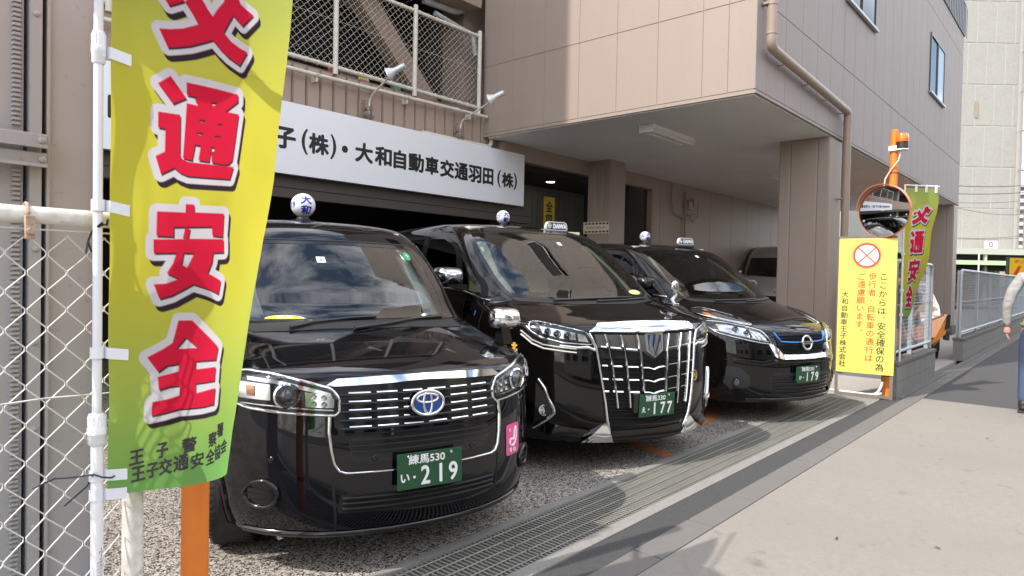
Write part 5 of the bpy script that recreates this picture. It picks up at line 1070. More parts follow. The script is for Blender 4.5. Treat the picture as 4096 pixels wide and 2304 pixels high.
# ------------------------------------------------------------------ orange posts with convex mirrors
def mirror_post(name,lab,x,y,h,mz,mdir,moff,beacon=False):
    t=thing(name,lab,'mirror post',(x,y,0),0,'orange posts carrying convex mirrors')
    b=MB(); b.cyl((0,0,0),(0,0,h),.0445,n=28); b.lathe([(.0445,0),(.04,.006),(0,.008)],(0,0,h),(0,0,1),28); b.build('post',M_orange,t,smooth=50)
    b=MB(); b.lathe([(.0455,-.006),(.048,-.004),(.048,.004),(.0455,.006)],(0,0,h-.51),(0,0,1),28); b.lathe([(.0455,-.02),(.047,-.018),(.047,.018),(.0455,.02)],(0,0,.28),(0,0,1),28); b.build('post_band',M_black,t)
    m=thing_part('mirror',t,(*moff,mz)); d=Vector(mdir).normalized(); Rr=.30
    b=MB(); prof=[(.0,.0)]+[(Rr*q,-.026*q*q) for q in [.1*i for i in range(1,11)]]; b.lathe([(r,.03+h_) for r,h_ in prof],(0,0,0),d,48); mg=b.build('mirror_face',mat('convex_mirror',(.9,.91,.92),.01,1.0),m,smooth=180)
    b=MB(); b.lathe([(Rr*.99,.012),(Rr*1.0,.016),(Rr*1.015,.006),(Rr*1.015,-.012),(Rr*.9,-.04),(Rr*.3,-.06),(0,-.06)],(0,0,0),d,48); b.build('mirror_rim',mat('orange_plastic',(.75,.22,.06),.4),m,smooth=50)
    u=Vector((0,0,1)).cross(d).normalized(); v=d.cross(u); b=MB(); vs=[]; n=22
    for i in range(n+1):
        a=math.pi*(.02+.96*i/n); k=.065*math.sin(math.pi*i/n)**.7; c=u*math.cos(a)+v*math.sin(a)
        vs+= [(c*Rr*1.05+d*.0)[:],(c*Rr*1.06+d*(.02+k))[:],(c*Rr*1.075+d*(.02+k))[:],(c*Rr*1.07)[:]]
    b.add(vs,[(4*i+j,4*i+(j+1)%4,4*i+4+(j+1)%4,4*i+4+j) for i in range(n) for j in range(4)]); b.build('mirror_hood',mat('faded_orange_hood',(.66,.28,.17),.6),m,smooth=50)
    b=MB(); o=Vector((-moff[0],-moff[1],0)); b.tube([(-d*.05)[:],(o*.5-d*.06)[:],o[:]],.018,10); b.build('mirror_bracket',M_orange,m)
    if beacon:
        b=MB(); bx=(-.02,-.085); b.cyl((bx[0],bx[1],2.99),(bx[0],bx[1],3.07),.066,.062,n=28); b.build('beacon_base',M_black,t,smooth=50)
        b=MB(); b.lathe([(.066,0),(.068,.004),(.066,.09),(.06,.098),(0,.10)],(bx[0],bx[1],3.07),(0,0,1),28)
        m2=mat('beacon_amber',(.85,.20,.01),.12,coat=1); b.build('beacon_dome',m2,t,smooth=50)
        b=MB(); b.box(-.04,.02,-.13,.045,2.965,2.985); b.box(-.065,-.045,-.04,.05,2.97,3.03,c=.004); b.lathe([(.075,0),(.07,.012),(.0,.014)],(bx[0],bx[1],2.975),(0,0,1),24); b.build('beacon_bracket',M_white,t)
        b=MB(); b.tube([(-.03,-.08,2.96),(-.06,-.06,2.85),(-.06,.02,2.74),(-.06,.075,2.64),(-.075,.085,2.5),(-.08,.06,2.36)],.009,8); b.build('beacon_cable',mat('cream_cable',(.70,.64,.52),.5),t,smooth=60)
    return t
mirror_post('mirror_post','orange post standing behind the near banner flag, its unseen mirror set to cast the round road shadow',1.02,2.34,2.75,2.42,(.5,-.85,-.12),(-.50,-.42))  # mirror unseen overhead, offset so its round shadow lands on the road
mirror_post('mirror_post','orange post with round convex mirror and amber beacon beside the yellow notice board',9.10,1.935,3.22,2.235,(-.965,.264,-.04),(-.20,.045),True)
# ------------------------------------------------------------------ yellow notice board
ns=thing('notice_board','tall yellow notice board with red crossed circle on a rusty angle frame','notice board',(8.885,2.147,0),math.atan2(-.604,.092)); M_yel=mat('yellow_board_paint',(.80,.70,.13),.45,noise=[(3,.4,(.77,.675,.13)),(40,.06,(.70,.66,.35))])
M_ang=mat('rusted_angle',(.17,.13,.10),.7,noise=[(12,.5,(.23,.19,.15))])
b=MB(); w_=.313
b.box(-w_-.0,-w_+.035,.006,.012,0,1.95); b.box(-w_,-w_+.006,.012,.045,0,1.95); b.box(w_-.035,w_,.006,.012,0,1.95); b.box(w_-.006,w_,.012,.045,0,1.95); b.box(-w_+.035,w_-.035,.006,.012,.01,.045); b.box(-w_,w_,-.004,.005,1.925,1.945); b.build('frame',M_ang,ns)
b=MB(); b.box(-w_+.012,w_+.004,-.004,.005,.292,1.92); pn=b.build('board',M_yel,ns)
to=plane3((0,-.005,0),(1,0,0),(0,0,1),(0,-1,0)); M_redp=mat('red_sign_paint',(.62,.06,.05),.5); M_blk=mat('black_sign_paint',(.04,.045,.03),.5)
b=MB(); b.prism(oval(.145,.145,48,.0,1.715),lambda x,y,d:to(x,y,.0003+d),.0004); b.build('prohibition_disc',mat('white_sign_paint',(.80,.78,.72),.5),pn)
b=MB()
def flatring(r0,r1,cx,cy):
    vs=[];n=56
    for i in range(n): a=2*math.pi*i/n; vs+=[to(cx+r0*math.cos(a),cy+r0*math.sin(a),.0012),to(cx+r1*math.cos(a),cy+r1*math.sin(a),.0012)]
    b.add(vs,[(2*i,2*i+1,(2*i+3)%(2*n),(2*i+2)%(2*n)) for i in range(n)])
flatring(.126,.148,0,1.715); flatring(.154,.158,0,1.715)
for s in(-1,1):
    c,sn=math.cos(s*math.pi/4),math.sin(s*math.pi/4); b.add([to(x*c-y*sn,1.715+x*sn+y*c,.0010 if s>0 else .0013) for x,y in((-.128,-.007),(.128,-.007),(.128,.007),(-.128,.007))],[(0,1,2,3)])
b.build('prohibition_mark',M_redp,pn)
def vcol(mb,s,x,z0,dz,h,dx=0,bold=.0012):
    z=z0
    for i,ch in enumerate(s):
        if ch==' ': z-=dz*.55; continue
        if ch in '、。': text(mb,ch,x+h*.30,z+h*.28,h*.26,to,bold*.6)
        elif ch=='・': text(mb,ch,x,z,h*.16,to,bold*.6)
        else:
            v,_f=glyphs(ch); sz=v.max(0)-v.min(0); k=h/.92; text(mb,ch,x,z,k*sz[1],to,bold,wid=k*sz[0])
        z-=dz; x+=dx
b=MB(); vcol(b,'ここからは、',.187,1.46,.1015,.088,-.0022); vcol(b,'安全確保の為',.177,.872,.0985,.090,-.002); b.build('black_lettering',M_blk,pn)
b=MB(); vcol(b,'歩行者・自転車の通行は',.070,1.468,.0985,.086,-.0016); vcol(b,'ご遠慮願います。',-.045,1.462,.096,.086,-.0022); b.build('red_lettering',mat('red_brown_sign_paint',(.50,.10,.04),.5),pn)
b=MB(); vcol(b,'大和自動車王子株式会社',-.222,1.240,.0845,.074,-.0012,.0009); b.build('company_lettering',M_blk,pn)
b=MB(); b.tube(bend([(-.42,.06,.05),(.10,.07,.03),(.17,.08,.05),(.20,.08,.20)]),.016,10); tag(b.build('cable_conduit',M_white,None,smooth=60),'white plastic conduit curving up behind the notice board to the orange post','conduit'); COL.objects['cable_conduit'].matrix_world=ns.matrix_world.copy()
# ------------------------------------------------------------------ second banner flag
f2=thing('banner_flag','small twisted traffic safety banner on a thin white pole beyond the notice board','banner flag',(9.38,1.86,.42))
def P2(a,b):
    t=b/1.6; ph=R(-40+30*t*t); ph2=ph+R(24*t)*(a/.45)
    return Vector((9.385+a*math.cos((ph+ph2)/2)+.02*math.sin(7*b)*a,1.86+a*math.sin((ph+ph2)/2)+.015*math.sin(9*b+3)*(a/.45),2.56-b+.02*a))
cloth(f2,P2,.45,1.58,.02,104,340,.83,1.0,.15)
b=MB(); b.tube([(9.375,1.865,.425),(9.375,1.865,2.60)],.012,12); b.tube([(9.37,1.865,2.595),(9.74,1.56,2.595)],.009,8); b.lathe([(.016,0),(.016,.05)],(9.375,1.865,1.1),(0,0,1),12); put(b.build('pole',mat('white_plastic_pole',(.80,.80,.82),.25),None,smooth=60),f2)
for i,(q,z) in enumerate([((0,0),2.2),((0,0),1.75),((0,0),1.3),((0,0),1.0),((.12,-.10),2.575),((.225,-.19),2.575),((.33,-.277),2.575)]):
    b=MB(); x,y=9.375+q[0],1.865+q[1]
    if i<4: b.box(x-.016,x+.05,y-.016,y+.016,z-.016,z+.016)
    else: b.box(x-.014,x+.014,y-.012,y+.012,z-.06,z+.032)
    put(b.build('flag_strap',M_tape),f2)
# ------------------------------------------------------------------ block walls and mesh fences along the pavement
M_block=mat('stained_concrete_block',(.25,.24,.215),.92,noise=[(6,.5,(.13,.125,.11)),(90,.5,(.29,.28,.255))],bump=(90,.6,.005),stretch=(1,1,.12))
def blockwall(lab,x0,x1,y0,y1,h,z0=-.02):
    t=thing('block_wall',lab,'block wall',((x0+x1)/2,(y0+y1)/2,0)); b=MB(); x=x0; k=0
    b.box(x0+.006,x1-.006,y0+.006,y1-.006,z0,h-.045)
    nr=2
    for r_ in range(nr):
        za=z0+(h-.05-z0)*r_/nr; zb=z0+(h-.05-z0)*(r_+1)/nr; x=x0-(.2 if r_%2 else 0)
        while x<x1: 
            a,c=max(x,x0),min(x+.4,x1)
            if c-a>.02: b.box(a+.003,c-.003,y0,y1,za+.003,zb-.003)
            x+=.4
    put(b.build('blocks',M_block),t); b=MB(); b.box(x0-.01,x1+.01,y0-.012,y1+.012,h-.045,h,c=.006); put(b.build('capping',M_kerb),t); return t
blockwall('low grey concrete block wall with dark stains right behind the notice board',9.19,11.66,1.85,2.02,.425)
blockwall('long low grey block wall farther along the pavement beyond the gap',14.63,31,1.885,2.05,.40)
M_zinc=mat('zinc_fence_paint',(.46,.50,.54),.45,.2)
def meshfence(lab,x0,x1,y,z0,z1,posts,mid):
    t=thing('mesh_fence',lab,'mesh fence',((x0+x1)/2,y,z0)); b=MB(); b.tube(bend([(x0,y,z0),(x0,y,z1),(x1,y,z1),(x1,y,z0)]),.026,10); b.tube([(x0,y,z0+.09),(x1,y,z0+.09)],.022,10); put(b.build('frame',M_zinc,None,smooth=60),t)
    for x in posts: b=MB(); b.box(x-.028,x+.028,y+.01,y+.06,z0-.05,z1-.005,c=.004); put(b.build('post',M_zinc),t)
    b=MB(); b.tube([(x0,y-.01,mid),(x1,y-.01,mid)],.006,5); chainlink(b,x0+.02,x1-.02,z0+.10,z1-.02,y-.006,.075,.05,.0022,3); put(b.build('mesh',mat('pale_mesh',(.40,.43,.45),.5,.2)),t)
meshfence('short grey mesh fence on the block wall behind the small banner',9.42,11.72,1.94,.43,1.665,(9.46,10.52,11.66),1.12)
meshfence('long grey mesh fence on the far block wall beside the dark road',14.66,30.9,1.96,.405,1.645,(14.7,17.0,19.3,21.5,24.0,26.3,28.6,30.8),1.06)
# ------------------------------------------------------------------ lights, notices and things under the soffit
def tubelamp(x0,x1,y,lab):
    t=thing('ceiling_light',lab,'ceiling light',((x0+x1)/2,y,3.56),0,'fluorescent fittings on the soffit'); L_=(x1-x0)/2; b=MB(); b.hexa([(-L_,-.03,-.09),(L_,-.03,-.09),(L_,.03,-.09),(-L_,.03,-.09),(-L_,-.10,0),(L_,-.10,0),(L_,.10,0),(-L_,.10,0)]); b.build('fitting',M_white,t)
    for s in(-.075,.075): 
        b=MB(); b.cyl((-L_+.04,s,-.085),(L_-.04,s,-.085),.0165,n=12); b.build('tube',mat('frosted_tube',(.85,.86,.85),.2),t,smooth=60)
    b=MB()
    for e in(-L_-.012,L_-.01): b.box(e,e+.022,-.115,.115,-.11,0,c=.006)
    b.build('lamp_holder',M_white,t)
tubelamp(8.40,9.66,4.92,'white twin tube fluorescent fitting on the soffit above the second taxi'); tubelamp(13.7,14.95,5.0,'white fluorescent fitting on the soffit half hidden by the big pillar')
gl=bpy.data.materials.new('lit_lamp'); gl.use_nodes=True; q=gl.node_tree.nodes['Principled BSDF']; q.inputs['Emission Color'].default_value=(1,.93,.8,1); q.inputs['Emission Strength'].default_value=7
t=thing('ceiling_light','small round lit downlight in the dark opening left of the inner pillar','ceiling light',(10.68,8.43,3.29)); b=MB(); b.cyl((0,0,-.012),(0,0,.01),.085,n=24); b.build('lens',gl,t); b=MB(); b.lathe([(.09,-.015),(.11,-.012),(.11,.01)],(0,0,0),(0,0,1),24); b.build('bezel',M_white,t)
t=thing('wall_banner','narrow yellow banner with black and red characters hanging in the dark opening','banner',(9.89,7.82,1.6)); b=MB(); b.box(-.165,.165,0,.006,.1,1.26); b.build('banner_cloth',mat('yellow_banner',(.62,.40,.04),.7),t)
to=plane3((0,-.002,0),(1,0,0),(0,0,1),(0,-1,0)); b=MB(); text(b,'全',0,1.08,.19,to,.006); text(b,'国',0,.84,.18,to,.006); b.build('banner_lettering',M_ink,t); b=MB(); text(b,'交',0,.60,.19,to,.006); text(b,'通',0,.36,.19,to,.006); b.build('red_lettering',mat('red_banner_ink',(.55,.05,.06),.6),t)
t=thing('height_limit_sign','white height limit sign with yellow and black checks on the inner pillar','sign',(10.488,7.17,2.20),R(-90)); b=MB(); b.box(-.285,.285,-.006,.0,0,.215); b.build('sign_panel',mat('off_white_panel',(.66,.64,.58),.5),t)
to=plane3((0,-.0065,0),(1,0,0),(0,0,1),(0,-1,0)); b=MB(); b2=MB()
for r_,z in enumerate((.016,.166)):
    for i in range(14): (b if (i)%2 else b2).add([to(-.28+i*.04+dx,z+dz,.0003) for dx,dz in((0,0),(.04,0),(.04,.035),(0,.035))],[(0,1,2,3)])
b.build('black_checks',M_ink,t); b2.build('yellow_checks',mat('yellow_check_paint',(.70,.52,.08),.5),t); b=MB(); text(b,'車内高さ制限2.5M',0,.108,.045,to,.001,wid=.42); b.build('sign_lettering',M_redp,t)
t=thing('stair_rail','dark steel stair handrail rising in the opening left of the inner pillar','handrail',(8.6,8.2,0)); b=MB()
b.tube([(.4,0,2.75),(1.35,0,1.6)],.02,8); b.tube([(.4,0,2.45),(1.35,0,1.3)],.012,8)
for i in range(6): b.tube([(.45+i*.18,0,2.69-i*.218),(.45+i*.18,0,1.6-i*.2)],.009,6)
b.build('rail',mat('dim_steel',(.12,.12,.12),.5),t)
b=MB(); b.tube([(13.7,7.33,3.5),(13.68,7.33,3.15),(13.85,7.33,2.85),(14.3,7.33,2.78),(14.75,7.33,2.9)],.016,8); b.tube([(14.35,7.33,3.4),(14.35,7.33,.2)],.02,8); b.tube([(15.0,7.33,3.2),(14.98,7.33,2.85),(14.75,7.33,2.72),(14.45,7.33,2.9)],.012,8); b.box(14.42,14.62,7.27,7.37,3.0,3.2,c=.01); b.box(14.70,14.84,7.29,7.37,3.12,3.26,c=.01)
tag(b.build('wall_cables',mat('beige_conduit',(.36,.31,.27),.6),None,smooth=50),'looped beige cables and junction boxes on the inner wall below the soffit','cable')
# boards stored behind the terrace fence
for nm,lab,x0,x1,z1,col,txt,tc in [('board','red board leaning behind the terrace fence next to its post',5.03,5.17,4.06,(.42,.04,.06),None,None),('board','dark board with cream capital letters behind the terrace fence',5.18,5.50,4.055,(.05,.045,.05),'DAIWA',(.55,.45,.35)),('board','yellow and pink board behind the terrace fence',5.50,5.68,4.055,(.55,.45,.10),'王',(.55,.08,.16)),('board','bright green board behind the terrace fence near the brace',6.14,6.24,4.08,(.05,.38,.14),None,None)]:
    o=thing(nm,lab,'board',((x0+x1)/2,7.72,3.95),0); b=MB(); h_=(x1-x0)/2; b.box(-h_,h_,0,.02,-.02,z1-3.93,c=.002); b.build('panel',mat(lab[:12].replace(' ','_'),col,.6),o)
    if txt: b=MB(); text(b,txt,0,.055,.055,plane3((0,-.002,0),(1,0,0),(0,0,1),(0,-1,0)),.002,wid=min(.26,h_*1.5)); b.build('board_lettering',mat('board_ink_'+txt,tc,.6),o)
# ------------------------------------------------------------------ silver van behind the pillar
K_HI=[(.22,.10,.74,.06,.30,3,4.8,0),(.30,.02,.80,.07,.32,2.8,4.83,0),(.55,0,.83,.07,.33,2.8,4.84,0),(.90,.03,.84,.07,.34,2.8,4.84,0),(1.10,.07,.843,.08,.34,2.8,4.84,0),(1.30,.15,.842,.09,.32,2.8,4.84,0),(1.44,.26,.835,.10,.28,3,4.83,0),(1.47,.30,.83,.10,.26,3,4.83,0),(1.75,.62,.80,.11,.24,3.2,4.80,0),(1.98,.88,.765,.11,.24,3.2,4.77,0),(2.10,1.06,.73,.11,.26,3,4.7,0),(2.22,1.35,.67,.11,.30,2.7,4.6,0),(2.31,1.75,.55,.10,.34,2.5,4.4,0),(2.35,2.3,.35,.08,.3,2.3,4.1,0),(2.355,2.8,.12,.03,.12,2,3.5,0)]
ws=rnd([(-.69,1.975),(0,1.985),(.69,1.975),(.78,1.50),(0,1.46),(-.78,1.50)],.05)
t,B,I=shell('van','silver high roof van with dark windscreen parked behind the big square pillar',K_HI,(17.0,6.15),-72,ws,[[(.95,1.45),(1.75,1.42),(1.75,1.93),(1.25,1.93)]],[(.9,.33),(3.5,.33)],.38,M_silver,cat='van',group=None)
oval_emblem(t,local(B,0,1.12,.012),1.15,blue=False); patch(B,[(-.72,.98),(-.3,1.0),(0,.985),(.3,1.0),(.72,.98),(.70,.70),(-.70,.70)],'F',M_hole,t,'grille',off=.004,depth=.006,g=.08)
both(lambda s:patch(B,sx_([(.70,.97),(.80,1.05),(.80,.78),(.62,.74)],s),'F',M_refl,t,'headlight',off=.006,depth=.008,g=.05))
dmirror(t,-.86,.55,1.50,-1,M_chromed); dmirror(t,.86,.55,1.50,1,M_chromed); interior(t,.45,1.35,.75,.72,M_cream); plate(t,B,0,.52,-.03,'練馬300','あ','',0)
# ------------------------------------------------------------------ distant parked cars and the orange vehicles
K_CAR=[(.22,.08,.70,.1,.35,2.6,4.3,0),(.35,.01,.80,.1,.4,2.4,4.35,0),(.6,0,.84,.1,.42,2.4,4.38,0),(.78,.06,.84,.1,.42,2.4,4.38,0),(.86,.25,.83,.1,.42,2.4,4.37,.01),(.95,.85,.82,.1,.3,2.8,4.36,.01),(1.0,1.1,.80,.12,.2,3,4.3,0),(1.25,1.6,.70,.12,.2,3,4.1,0),(1.40,1.95,.62,.12,.22,2.8,3.9,0),(1.46,2.3,.45,.1,.25,2.5,3.6,0),(1.48,2.7,.15,.04,.12,2,3.1,0)]
def simple_car(lab,pos,rz,m,K=K_CAR):
    wsx=rnd([(-.60,1.36),(.60,1.36),(.72,1.03),(-.72,1.03)],.04)
    t,B,I=shell('car',lab,K,pos,rz,wsx,[[(1.55,1.0),(2.55,1.0),(2.55,1.36),(2.0,1.36)],[(2.62,1.0),(3.6,1.0),(3.4,1.36),(2.62,1.36)]],[(.85,.31),(3.45,.31)],.35,m,cat='car',group=None)
    both(lambda s:patch(B,sx_([(.45,.74),(.78,.80),(.80,.68),(.46,.64)],s),'F',M_refl,t,'headlight',off=.004,depth=.006,g=.05)); patch(B,[(-.42,.70),(.42,.70),(.38,.55),(-.38,.55)],'F',M_hole,t,'grille',off=.004,depth=.006,g=.08)
    b=MB(); b.box(-.165,.165,-.03,-.02,.42,.58); b.build('number_plate',M_wht,t); interior(t,1.2,.92,.45,.66,M_cream); return t
simple_car('white saloon car parked behind the far mesh fence',(19.2,6.3),-80,mat('white_car_paint',(.70,.71,.72),.1,coat=1))
simple_car('silver saloon car parked deeper in the lot behind the far mesh fence',(23.5,4.6),-60,mat('silver_car_paint',(.42,.43,.45),.2,.5,coat=1))
simple_car('dark grey car parked at the end of the lot behind the fence',(28,6.5),-70,mat('grey_car_paint',(.06,.065,.07),.1,coat=1))
simple_car('orange car parked behind the short mesh fence next to the scooter',(13.75,2.95),-80,mat('orange_car_paint',(.80,.33,.05),.12,coat=1))
t=thing('scooter','orange and black scooter parked at the end of the short mesh fence','scooter',(13.1,2.36,0),R(-70)); M_sc=mat('orange_fairing',(.80,.26,.03),.2,coat=1)
b=MB(); b.hexa([(-.05,-.13,.42),(.25,-.14,.50),(.25,.14,.50),(-.05,.13,.42),(-.10,-.06,.62),(.42,-.10,.88),(.42,.10,.88),(-.10,.06,.62)]); b.hexa([(.18,-.13,.36),(.40,-.10,.55),(.40,.10,.55),(.18,.13,.36),(.24,-.14,.52),(.44,-.09,.86),(.44,.09,.86),(.24,.14,.52)]); b.tube([(-.12,-.05,.70),(.0,-.1,.95),(.06,-.1,1.0)],.025,8); b.build('body_fairing',M_sc,t,smooth=30)
b=MB(); b.hexa([(-.32,-.11,.62),(.05,-.10,.70),(.05,.10,.70),(-.32,.11,.62),(-.30,-.10,.98),(.0,-.09,1.0),(.0,.09,1.0),(-.30,.10,.98)]); b.box(-.36,.05,-.16,.16,1.02,1.18,c=.05); b.sphere((-.12,0,1.2),(.2,.15,.07),16,10); b.build('seat',M_rubber,t,smooth=50)
b=MB(); b.hexa([(.38,-.11,.62),(.46,-.09,.66),(.46,.09,.66),(.38,.11,.62),(.42,-.10,.88),(.47,-.08,.88),(.47,.08,.88),(.42,.10,.88)]); b.box(.4,.46,-.09,.09,.45,.6); b.tube([(-.3,-.06,.25),(.1,-.08,.40),(.2,-.08,.5)],.03,8); b.build('black_trim',M_black,t,smooth=30)
for x in(.02,-.95):
    b=MB(); b.lathe([(.16,-.05),(.23,-.055),(.25,-.02),(.25,.02),(.23,.055),(.16,.05)],(x,0,.25),(0,1,0),28); b.lathe([(.15,-.02),(.03,-.03),(.03,.03),(.15,.02)],(x,0,.25),(0,1,0),20); b.build('wheel',M_tyre,t,smooth=40)
b=MB(); b.hexa([(-1.1,-.12,.3),(-.3,-.14,.28),(-.3,.14,.28),(-1.1,.12,.3),(-1.05,-.1,.55),(-.3,-.12,.62),(-.3,.12,.62),(-1.05,.1,.55)]); b.hexa([(-.9,-.14,.3),(-.82,-.14,.3),(-.82,.14,.3),(-.9,.14,.3),(-.78,-.12,1.0),(-.72,-.12,1.0),(-.72,.12,1.0),(-.78,.12,1.0)]); b.build('leg_shield',M_sc,t); b=MB(); b.tube([(-.75,-.33,1.05),(-.72,0,1.0),(-.75,.33,1.05)],.014,8); b.build('handlebar',M_black,t)
# ------------------------------------------------------------------ the pedestrian walking away at the right edge
t=thing('person','person in pale grey long sleeved top and blue jeans walking away at the right edge','person',(9.36,.515,0))
def skin(name,pts,edges,rad,m,sub=2,root=0):
    me=bpy.data.meshes.new(name); me.from_pydata(pts,edges,[]); o=bpy.data.objects.new(name,me); COL.objects.link(o)
    md=o.modifiers.new('s','SKIN'); sv=me.skin_vertices[0].data
    for i,r in enumerate(rad): sv[i].radius=r if isinstance(r,tuple) else (r,r); sv[i].use_root=(i==root)
    md.use_smooth_shade=True; o.modifiers.new('b','SUBSURF').levels=sub; o.modifiers['b'].render_levels=sub
    dg=bpy.context.evaluated_depsgraph_get(); m2=bpy.data.meshes.new_from_object(o.evaluated_get(dg)); o.modifiers.clear(); o.data=m2; bpy.data.meshes.remove(me); m2.name=name
    m2.materials.clear(); m2.materials.append(m); m2.shade_smooth(); o.parent=t; return o
M_skin=mat('skin',(.55,.30,.21),.5); M_top=mat('pale_grey_jersey',(.40,.395,.385),.9,bump=(14,.8,.03),noise=[(6,.5,(.33,.325,.315))]); M_jean=mat('blue_denim',(.045,.075,.14),.85,bump=(22,.5,.012),noise=[(9,.5,(.065,.10,.18)),(200,.5,(.04,.06,.11))])
# +x is forward, +y is the figure's left
skin('body',[(0,0,1.0),(.02,0,1.30),(.02,0,1.52),(.05,0,1.62),(.07,0,1.72),(.0,.20,1.47),(-.02,.285,1.18),(.03,.29,.93),(0,-.20,1.47),(.05,-.28,1.20),(.16,-.26,.98),(-.02,.10,.92),(.06,.11,.50),(-.12,.11,.10),(-.02,.10,.07),(0,-.10,.92),(.16,-.10,.52),(.22,-.10,.09),(.34,-.10,.05)],
 [(0,1),(1,2),(2,3),(3,4),(2,5),(5,6),(6,7),(2,8),(8,9),(9,10),(0,11),(11,12),(12,13),(13,14),(0,15),(15,16),(16,17),(17,18)],[(.10,.065),(.095,.06),(.07,.055),(.05,.05),(.085,.075),.05,.042,.032,.05,.042,.032,.075,.055,.042,.03,.075,.055,.042,.03],M_skin)
b=MB(); b.sphere((.075,0,1.75),(.092,.075,.115),28,18); b.sphere((.17,0,1.735),(.018,.013,.02),10,8); 
for s in(-1,1): b.sphere((.07,s*.076,1.74),(.022,.01,.03),10,8); b.sphere((.155,s*.03,1.76),(.012,.013,.008),10,8)
b.build('head',M_skin,t,smooth=80)
b=MB(); b.sphere((.055,0,1.785),(.098,.083,.10),28,18); b.sphere((.01,0,1.73),(.06,.072,.08),20,12); b.build('hair',mat('dark_hair',(.02,.017,.015),.6,bump=(60,.6,.01)),t,smooth=80)
skin('shirt',[(0,0,.95),(0,0,1.10),(.02,0,1.30),(.02,0,1.46),(.03,0,1.54),(.0,.17,1.475),(-.03,.255,1.31),(-.025,.285,1.17),(.01,.292,1.05),(.035,.29,.945),(0,-.17,1.475),(.03,-.255,1.31),(.06,-.28,1.18),(.16,-.26,1.0)],
 [(0,1),(1,2),(2,3),(3,4),(3,5),(5,6),(6,7),(7,8),(8,9),(3,10),(10,11),(11,12),(12,13)],[(.17,.115),(.165,.11),(.17,.115),(.15,.10),(.062,.06),.075,.062,.056,.050,.042,.075,.062,.054,.042],M_top)
skin('jeans',[(0,0,.98),(0,0,.86),(-.02,.10,.80),(.05,.112,.50),(-.02,.112,.30),(-.115,.11,.08),(0,-.10,.80),(.16,-.10,.52),(.20,-.10,.3),(.22,-.10,.09)],[(0,1),(1,2),(2,3),(3,4),(4,5),(1,6),(6,7),(7,8),(8,9)],[(.155,.11),(.15,.11),.095,.072,.066,.058,.095,.072,.066,.058],M_jean)
b=MB(); b.tube([(.150*math.cos(a)*.75,.160*math.sin(a),.958) for a in [i*math.pi/14 for i in range(28)]],.022,8,closed=True); b.build('belt',mat('green_belt',(.16,.22,.11),.7),t,smooth=60)
for (x,y,rz_) in((-.09,.11,0),(.25,-.10,0)):
    b=MB(); b.sphere((x+.05,y,.055),(.145,.052,.055),20,12); b.box(x-.09,x+.19,y-.048,y+.048,0,.025,c=.01); b.sphere((x-.02,y,.09),(.06,.05,.06),16,10); b.build('shoe',mat('dark_shoe',(.03,.03,.03),.5),t,smooth=50)
def hand(o,s):
    o=Vector(o); skin('hand',[tuple(o),tuple(o+Vector((.005,0,-.04))),tuple(o+Vector((.01,0,-.085)))],[(0,1),(1,2)],[(.026,.02),(.038,.018),(.036,.016)],M_skin)
    for i,(dx,l) in enumerate(((.036,.066),(.014,.076),(-.010,.072),(-.032,.056))):
        p=o+Vector((.008+dx,0,-.085)); skin('finger',[tuple(p),tuple(p+Vector((.003,-s*.008,-l*.5))),tuple(p+Vector((.003,-s*.024,-l*.95)))],[(0,1),(1,2)],[.0095,.009,.007],M_skin)
    p=o+Vector((.035,-s*.008,-.03)); skin('thumb',[tuple(p),tuple(p+Vector((.024,-s*.012,-.03))),tuple(p+Vector((.028,-s*.018,-.062)))],[(0,1),(1,2)],[.012,.011,.008],M_skin)
hand((.035,.29,.925),1); hand((.18,-.26,.965),-1)
# ------------------------------------------------------------------ background beyond the fences
def at(px,py,D): # point seen at photo pixel px,py at depth D: used only to survey the far background
    return Vector((0,0,1.4))+fw*D+r2*((px-2048)/f_px*D)-u2*((py-1152)/f_px*D)
AZ=yaw-math.pi/2
def face_thing(name,lab,cat,D,lat): 
    p=Vector((0,0,0))+Vector((fw.x,fw.y,0)).normalized()*D+Vector((rt.x,rt.y,0))*lat; return thing(name,lab,cat,(p.x,p.y,0),AZ)
M_tile=mat('pale_stone_panel',(.39,.37,.33),.85,noise=[(1.2,.5,(.31,.295,.262)),(6,.4,(.42,.40,.36))]); M_joint=mat('pale_joint',(.50,.485,.45),.8)
t=face_thing('tower_building','tall pale stone panelled building beyond the fences at the right','building',50,32.5); b=MB(); x0,x1=-7.5,4.95; b.box(x0,x1,.03,14,3.9,34); b.build('backing',M_joint,t); b=MB()
for r_ in range(9):
    for c in range(9): 
        xa=x0+c*1.4+(.65 if r_%2 else 0); xb=min(xa+1.30,x1-.3); za=4.0+r_*3.05
        if xb-xa>.1: b.box(xa,xb,0,.1,za,za+2.95)
b.build('stone_panels',M_tile,t); b=MB(); b.box(x1-.28,x1+.0,-.02,.3,3.9,34); b.build('corner_strip',M_joint,t)
b=MB()
for dx in(-.32,.12): b.cyl((x1+dx+.2,-.25,3.9),(x1+dx+.2,-.25,34),.07,n=8)
for i in range(11): b.box(x1-.2,x1+.4,-.3,-.15,4+i*2.9,4.12+i*2.9)
b.build('downpipe_ladder',mat('grey_pipe',(.28,.26,.22),.6),t); b=MB(); b.box(1.5,1.72,-.05,.0,13.7,14.9); b.build('vent_slot',mat('slot_brown',(.35,.29,.2),.6),t)
t=thing('air_conditioner','white outdoor air conditioner unit on the ledge of the pale tower','air conditioner',at(3969,993,49)); t.rotation_euler=(0,0,AZ); b=MB(); b.box(-.40,.40,0,.3,0,.52,c=.02); b.build('casing',M_white,t); b=MB(); b.lathe([(.19,0),(.17,-.02),(.11,-.015),(.09,0)],(-.1,-.002,.27),(0,1,0),24); b.build('fan_grille',mat('fan_grey',(.2,.2,.18),.5),t)
